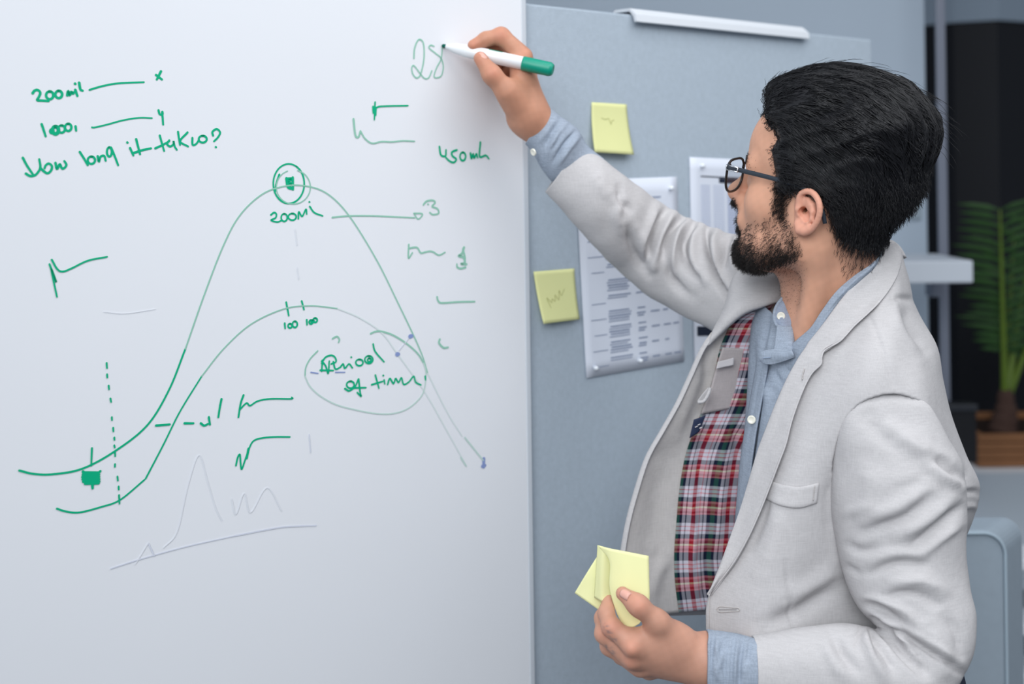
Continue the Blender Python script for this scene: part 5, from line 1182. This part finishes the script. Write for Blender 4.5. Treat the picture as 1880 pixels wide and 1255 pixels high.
cloth('pocket_flap', [[(1284, 742, 1.570), (1292, 734, 1.570), (1302, 726, 1.571)], [(1280, 735, 1.568), (1290, 722, 1.567), (1300, 710, 1.569)]], 12, 12, mJk, jk, (), 0.0015, -1.0)
MB().tube(cr1([P(1281, 738, 1.566), P(1292, 736, 1.565), P(1300, 724, 1.566), P(1304, 712, 1.569)], 12), 0.0022, 8).build('pocket_welt', mJk, jk, smooth=True)
tg, _ = cloth('navy_label', [[(1274, 770, 1.567), (1286, 766, 1.568), (1296, 762, 1.570)], [(1266, 804, 1.567), (1276, 798, 1.568), (1284, 792, 1.570)]], 8, 8, mat('navy_label_cloth', lin(30, 42, 72), .8), jk, (), 0.0008, -1.0)
for (x, y) in ((1276, 784), (1281, 780), (1284, 786)):
    MB().tube([P(x, y, 1.5655), P(x + 5, y - 2, 1.5655)], 0.0006, 5).build('label_stitch', mTape, tg)

# ---- shirt
SH = [(548, 1400, 1.62, 1392, 1.585, 1412, 1.545, 1440, 1.50, 1500, 1.47), (600, 1392, 1.62, 1379, 1.575, 1402, 1.53, 1440, 1.490, 1500, 1.455), (660, 1388, 1.62, 1374, 1.565, 1398, 1.512, 1438, 1.476, 1500, 1.45), (720, 1386, 1.62, 1371, 1.560, 1392, 1.506, 1430, 1.468, 1490, 1.445), (780, 1384, 1.62, 1367, 1.556, 1385, 1.502, 1422, 1.462, 1480, 1.44), (850, 1380, 1.62, 1362, 1.552, 1378, 1.500, 1412, 1.458, 1470, 1.44), (930, 1376, 1.62, 1358, 1.55, 1374, 1.498, 1405, 1.456, 1460, 1.44), (1020, 1376, 1.62, 1356, 1.55, 1372, 1.498, 1400, 1.456, 1455, 1.44), (1120, 1378, 1.62, 1356, 1.55, 1372, 1.498, 1398, 1.456, 1450, 1.44), (1250, 1380, 1.62, 1360, 1.55, 1374, 1.50, 1398, 1.456, 1450, 1.44)]
TOPY = {548: (0, 4, 22, 50, 98), 600: (0, 0, 4, 22, 58), 660: (0, 0, 0, 6, 12)}
rows = [[(x_, y + TOPY.get(y, (0,) * 5)[k_], z_) for k_, (x_, z_) in enumerate(((a, b_), (c1, d1), (e, f_ - .004), (g, h_ - .012), (i, j - .014)))] for y, a, b_, c1, d1, e, f_, g, h_, i, j in SH]
shF = [([(1404, 690), (1396, 740), (1388, 800), (1378, 860), (1374, 920)], 2.2, -0.003), ([(1420, 680), (1432, 700), (1445, 705)], 4, -0.004), ([(1412, 575), (1404, 620), (1396, 650)], 4, -0.004), ([(1422, 590), (1414, 630), (1410, 645)], 4, 0.003), ([(1430, 610), (1426, 640)], 3, -0.003), ([(1402, 700), (1412, 740), (1405, 800)], 8, 0.004), ([(1425, 720), (1415, 780), (1402, 850)], 8, -0.004), ([(1383, 620), (1380, 700), (1374, 780)], 6, -0.004)]
shirt, SG = cloth('shirt', rows, 130, 60, mDen, person, shF, 0.0015)
pts = [(1402, 664), (1393, 715), (1384, 765), (1378, 800), (1371, 850), (1366, 905), (1362, 960)]
pr = [[(x - 13, y, 1.520), (x - 8, y, 1.503), (x, y, 1.491), (x + 8, y, 1.480), (x + 11, y, 1.482)] for x, y in pts]
cloth('placket', pr, 60, 16, mDen, shirt, [([(1398, 670), (1390, 715), (1381, 765), (1374, 815)], 1.5, -.001)], 0.0012)
def button(c, nrm, r, parent, nm='button'):
    c, nrm = np.array(c), np.array(nrm) / np.linalg.norm(nrm)
    return MB().lathe(c, nrm, [(0, r), (.0008, r * 1.05), (.0018, r), (.0021, r * .8), (.0015, r * .62), (.0015, .0004)], 24).build(nm, mBtn, parent, smooth=True)
button(P(1380, 770, 1.4865), (-0.35, -0.93, 0.1), 0.0050, shirt)
# collar leaves and band
rows = [[(1620, 455, 1.452), (1621, 462, 1.448), (1622, 476, 1.475)], [(1602, 482, 1.434), (1604, 490, 1.432), (1608, 502, 1.458)], [(1569, 505, 1.424), (1574, 516, 1.418), (1580, 530, 1.444)], [(1535, 535, 1.424), (1542, 550, 1.421), (1552, 566, 1.440)], [(1508, 571, 1.430), (1514, 588, 1.424), (1528, 604, 1.432)], [(1488, 601, 1.436), (1496, 618, 1.428), (1510, 636, 1.432)], [(1463, 623, 1.450), (1474, 644, 1.436), (1490, 664, 1.434)], [(1447, 638, 1.462), (1458, 662, 1.446), (1474, 690, 1.440)], [(1430, 652, 1.476), (1440, 678, 1.462), (1455, 706, 1.452)], [(1420, 664, 1.486), (1428, 684, 1.474), (1440, 704, 1.464)]]
cl_, _ = cloth('collar', rows, 80, 24, mDen, shirt, [([(1600, 488), (1545, 545), (1490, 610), (1448, 655)], 2, -.0008)], 0.002)
rows = [[(1393, 656, 1.476), (1396, 646, 1.473), (1408, 642, 1.466), (1424, 640, 1.459), (1440, 640, 1.452), (1452, 640, 1.444)], [(1394, 660, 1.474), (1402, 656, 1.467), (1414, 654, 1.461), (1428, 653, 1.454), (1442, 652, 1.447), (1456, 650, 1.439)], [(1398, 665, 1.474), (1404, 668, 1.468), (1416, 669, 1.462), (1430, 666, 1.456), (1442, 662, 1.449), (1458, 656, 1.440)]]
cloth('collar_band', rows, 20, 30, mDen, shirt, (), 0.0022)
rows = [[(1436, 548, 1.501), (1428, 560, 1.494), (1424, 574, 1.488), (1424, 588, 1.484), (1430, 598, 1.481)], [(1442, 552, 1.494), (1438, 566, 1.487), (1436, 580, 1.481), (1437, 594, 1.476), (1440, 603, 1.474)], [(1446, 556, 1.496), (1449, 570, 1.488), (1451, 584, 1.480), (1452, 596, 1.476), (1450, 606, 1.474)]]
cr2_, _ = cloth('collar', rows, 30, 30, linen('chambray_inside', lin(150, 160, 178), 1.6), shirt, (), 0.002)
MB().tube(cr1([P(1438, 546, 1.497), P(1428, 558, 1.493), P(1422, 574, 1.487), P(1423, 590, 1.483), P(1431, 601, 1.478), P(1444, 607, 1.472), P(1452, 604, 1.472)], 30), 0.0022, 8).build('collar_edge', mDen, shirt, smooth=True)
button(P(1434, 580, 1.480), (-0.3, -0.93, 0.1), 0.0048, shirt)
rows = [[(1427, 596, 1.478), (1425, 620, 1.471), (1420, 648, 1.464)], [(1440, 600, 1.474), (1440, 622, 1.464), (1438, 650, 1.456)], [(1452, 600, 1.474), (1453, 622, 1.462), (1452, 652, 1.449)], [(1458, 600, 1.482), (1458, 622, 1.470), (1457, 652, 1.455)]]
cloth('collar_band', rows, 24, 24, mDen, shirt, [([(1442, 604), (1441, 625), (1438, 645)], 1.5, -.0008)], 0.0018)
MB().tube([P(1401, 657, 1.465), P(1415, 656, 1.459)], 0.0006, 6).build('buttonhole', mDenD, shirt)
# cuffs
cL = [(1299, 1157, 1292, 1292, 1.342, .82), (1322, 1160, 1316, 1292, 1.339, .82), (1350, 1164, 1345, 1296, 1.337, .82), (1368, 1168, 1364, 1296, 1.334, .80), (1400, 1176, 1398, 1294, 1.330, .78), (1440, 1180, 1440, 1290, 1.325, .78)]
cLF = [([(1311, 1158), (1306, 1210), (1305, 1262)], 3.4, -.0026), ([(1337, 1162), (1331, 1215), (1330, 1262)], 3.2, -.0020), ([(1350, 1166), (1344, 1215), (1343, 1262)], 3.2, -.0020), ([(1365, 1170), (1359, 1215), (1357, 1262)], 4, -.0030), ([(1322, 1172), (1315, 1190), (1324, 1212), (1315, 1232), (1323, 1252)], 4.5, .0034), ([(1328, 1178), (1322, 1202), (1330, 1222)], 3, -.0028), ([(1302, 1160), (1298, 1212), (1297, 1262)], 3, .002), ([(1355, 1172), (1350, 1215), (1349, 1260)], 3, .0024), ([(1378, 1175), (1372, 1215)], 4, -.003)]
cf, _ = tube_cloth('cuff', cL, 70, 60, mDen, shirt, cLF, 0.0025)
cR = [(1010, 198, 964, 264, 1.656, .85), (1030, 214, 978, 280, 1.656, .86), (1050, 228, 992, 306, 1.657, .86), (1063, 240, 1010, 330, 1.660, .80), (1080, 268, 1032, 348, 1.664, .70), (1110, 292, 1060, 372, 1.668, .7)]
cRF = [([(1020, 218), (1006, 238), (990, 262)], 4, .002), ([(1028, 222), (1012, 246), (1000, 270)], 4, -.003), ([(1040, 226), (1022, 252), (1006, 282)], 4, .003), ([(1056, 242), (1036, 264), (1016, 296)], 3.5, -.005), ([(1064, 250), (1046, 272), (1026, 302)], 4, .003), ([(1030, 240), (1022, 262), (1010, 276)], 3, -.003)]
cf2, _ = tube_cloth('cuff', cR, 70, 60, mDen, shirt, cRF, 0.0025)
button(P(980, 279, 1.628), (-0.75, -0.6, -0.3), 0.0048, shirt)

# trousers and shoes (below the frame)
mTr = mat('dark_navy_trousers', lin(36, 42, 58), 0.85, 0.2, noise=0.1, nscale=200); mShoe = mat('brown_leather', lin(70, 46, 34), 0.4, 0.5)
def trs(p):
    d = ell(p, HIP + (0, 0, 0.03), (0.125, 0.165, 0.16))
    for s_ in (-1, 1):
        h = HIP + (0.02 * s_, -0.085 * s_, -0.02); d = smin(d, chain(p, [h, h + (0.01, 0, -0.42), h + (0.04, 0, -0.83)], [.098, .076, .066], 0.02), 0.03)
    return smax(d, -(p[:, 2] - 0.055), 0.01)
V_, F_ = surfnet(trs, np.array([0.2, 1.2, 0.02]), np.array([0.68, 1.84, 1.14]), 0.013); mesh_obj('trousers', V_, F_, mTr, person)
for s_ in (-1, 1):
    h = HIP + (0.02 * s_, -0.085 * s_, -0.02) + (0.04, 0, 0)
    def shoe(p):
        a, b2 = np.array([h[0] + .06, h[1], 0.052]), np.array([h[0] - .15, h[1] + (.03 if s_ < 0 else -.02), 0.038])
        d = smin(cone(p, a, b2, 0.042, 0.034), cone(p, a, a + (-0.02, 0, 0.06), 0.042, 0.045), 0.03); return smax(d, -(p[:, 2] - 0.003), 0.004)
    lo, hi = np.array([h[0] - .22, h[1] - .12, -0.02]), np.array([h[0] + .14, h[1] + .12, 0.2])
    V_, F_ = surfnet(shoe, lo, hi, 0.006); mesh_obj('shoe', V_, F_, mShoe, person)

# ---- sticky notes in the left hand
mYelH = mat('lit_note_paper', lin(243, 243, 184), 0.75, 0.2)  # note yellow lightened to stand for light passing through the thin paper
def held(name, rows, label):
    G = patch_px(rows, 24, 24); o = mesh_obj(name, G.reshape(-1, 3), grid_faces(24, 24), mYelH, None, True, label, 'sticky note', 'yellow notes held in the left hand'); solidify(o, 0.00035, 0.0); return o
held('sticky_note', [[(1098, 1018, 1.372), (1130, 1040, 1.371), (1165, 1064, 1.372)], [(1076, 1053, 1.370), (1108, 1076, 1.367), (1142, 1098, 1.367)], [(1055, 1088, 1.372), (1082, 1107, 1.367), (1112, 1128, 1.3655)]], 'tilted yellow sticky note at the back of the held bunch')
held('sticky_note', [[(1097, 1000, 1.360), (1108, 1005, 1.3545), (1121, 1011, 1.357), (1150, 1014, 1.3635)], [(1094, 1050, 1.362), (1105, 1055, 1.3545), (1120, 1060, 1.3575), (1150, 1066, 1.3635)], [(1091, 1096, 1.364), (1104, 1103, 1.3555), (1119, 1108, 1.357), (1146, 1112, 1.362)]], 'middle yellow sticky note with curled left edge, held in the hand')
held('sticky_note', [[(1097, 1000, 1.3575), (1119, 1006, 1.3505), (1150, 1012, 1.3505), (1191, 1020, 1.358)], [(1119, 1030, 1.351), (1128, 1040, 1.3485), (1154, 1050, 1.3475), (1192, 1064, 1.353)], [(1119, 1078, 1.350), (1130, 1082, 1.347), (1156, 1092, 1.345), (1192, 1106, 1.349)], [(1132, 1124, 1.348), (1142, 1128, 1.345), (1160, 1134, 1.343), (1184, 1128, 1.346)], [(1145, 1150, 1.345), (1152, 1151, 1.343), (1162, 1151, 1.342), (1174, 1144, 1.343)]], 'front yellow sticky note pinched under the thumb')

# ---------------------------------------------------------------- origins: every thing stands at its own base
for o in [o for o in S.objects if o.parent is None and o.type in ('EMPTY', 'MESH')]:
    if o.type == 'EMPTY':
        b_ = Vector(o['at']); del o['at']
    else:
        n_ = len(o.data.vertices); c_ = np.empty(3 * n_, np.float32); o.data.vertices.foreach_get('co', c_); c_ = c_.reshape(-1, 3)
        b_ = Vector(((c_.min(0) + c_.max(0)) / 2).tolist()); b_.z = float(c_[:, 2].min()); o.data.transform(Matrix.Translation(-b_))
    o.location = b_
    for k in o.children: k.matrix_parent_inverse = Matrix.Translation(-b_)
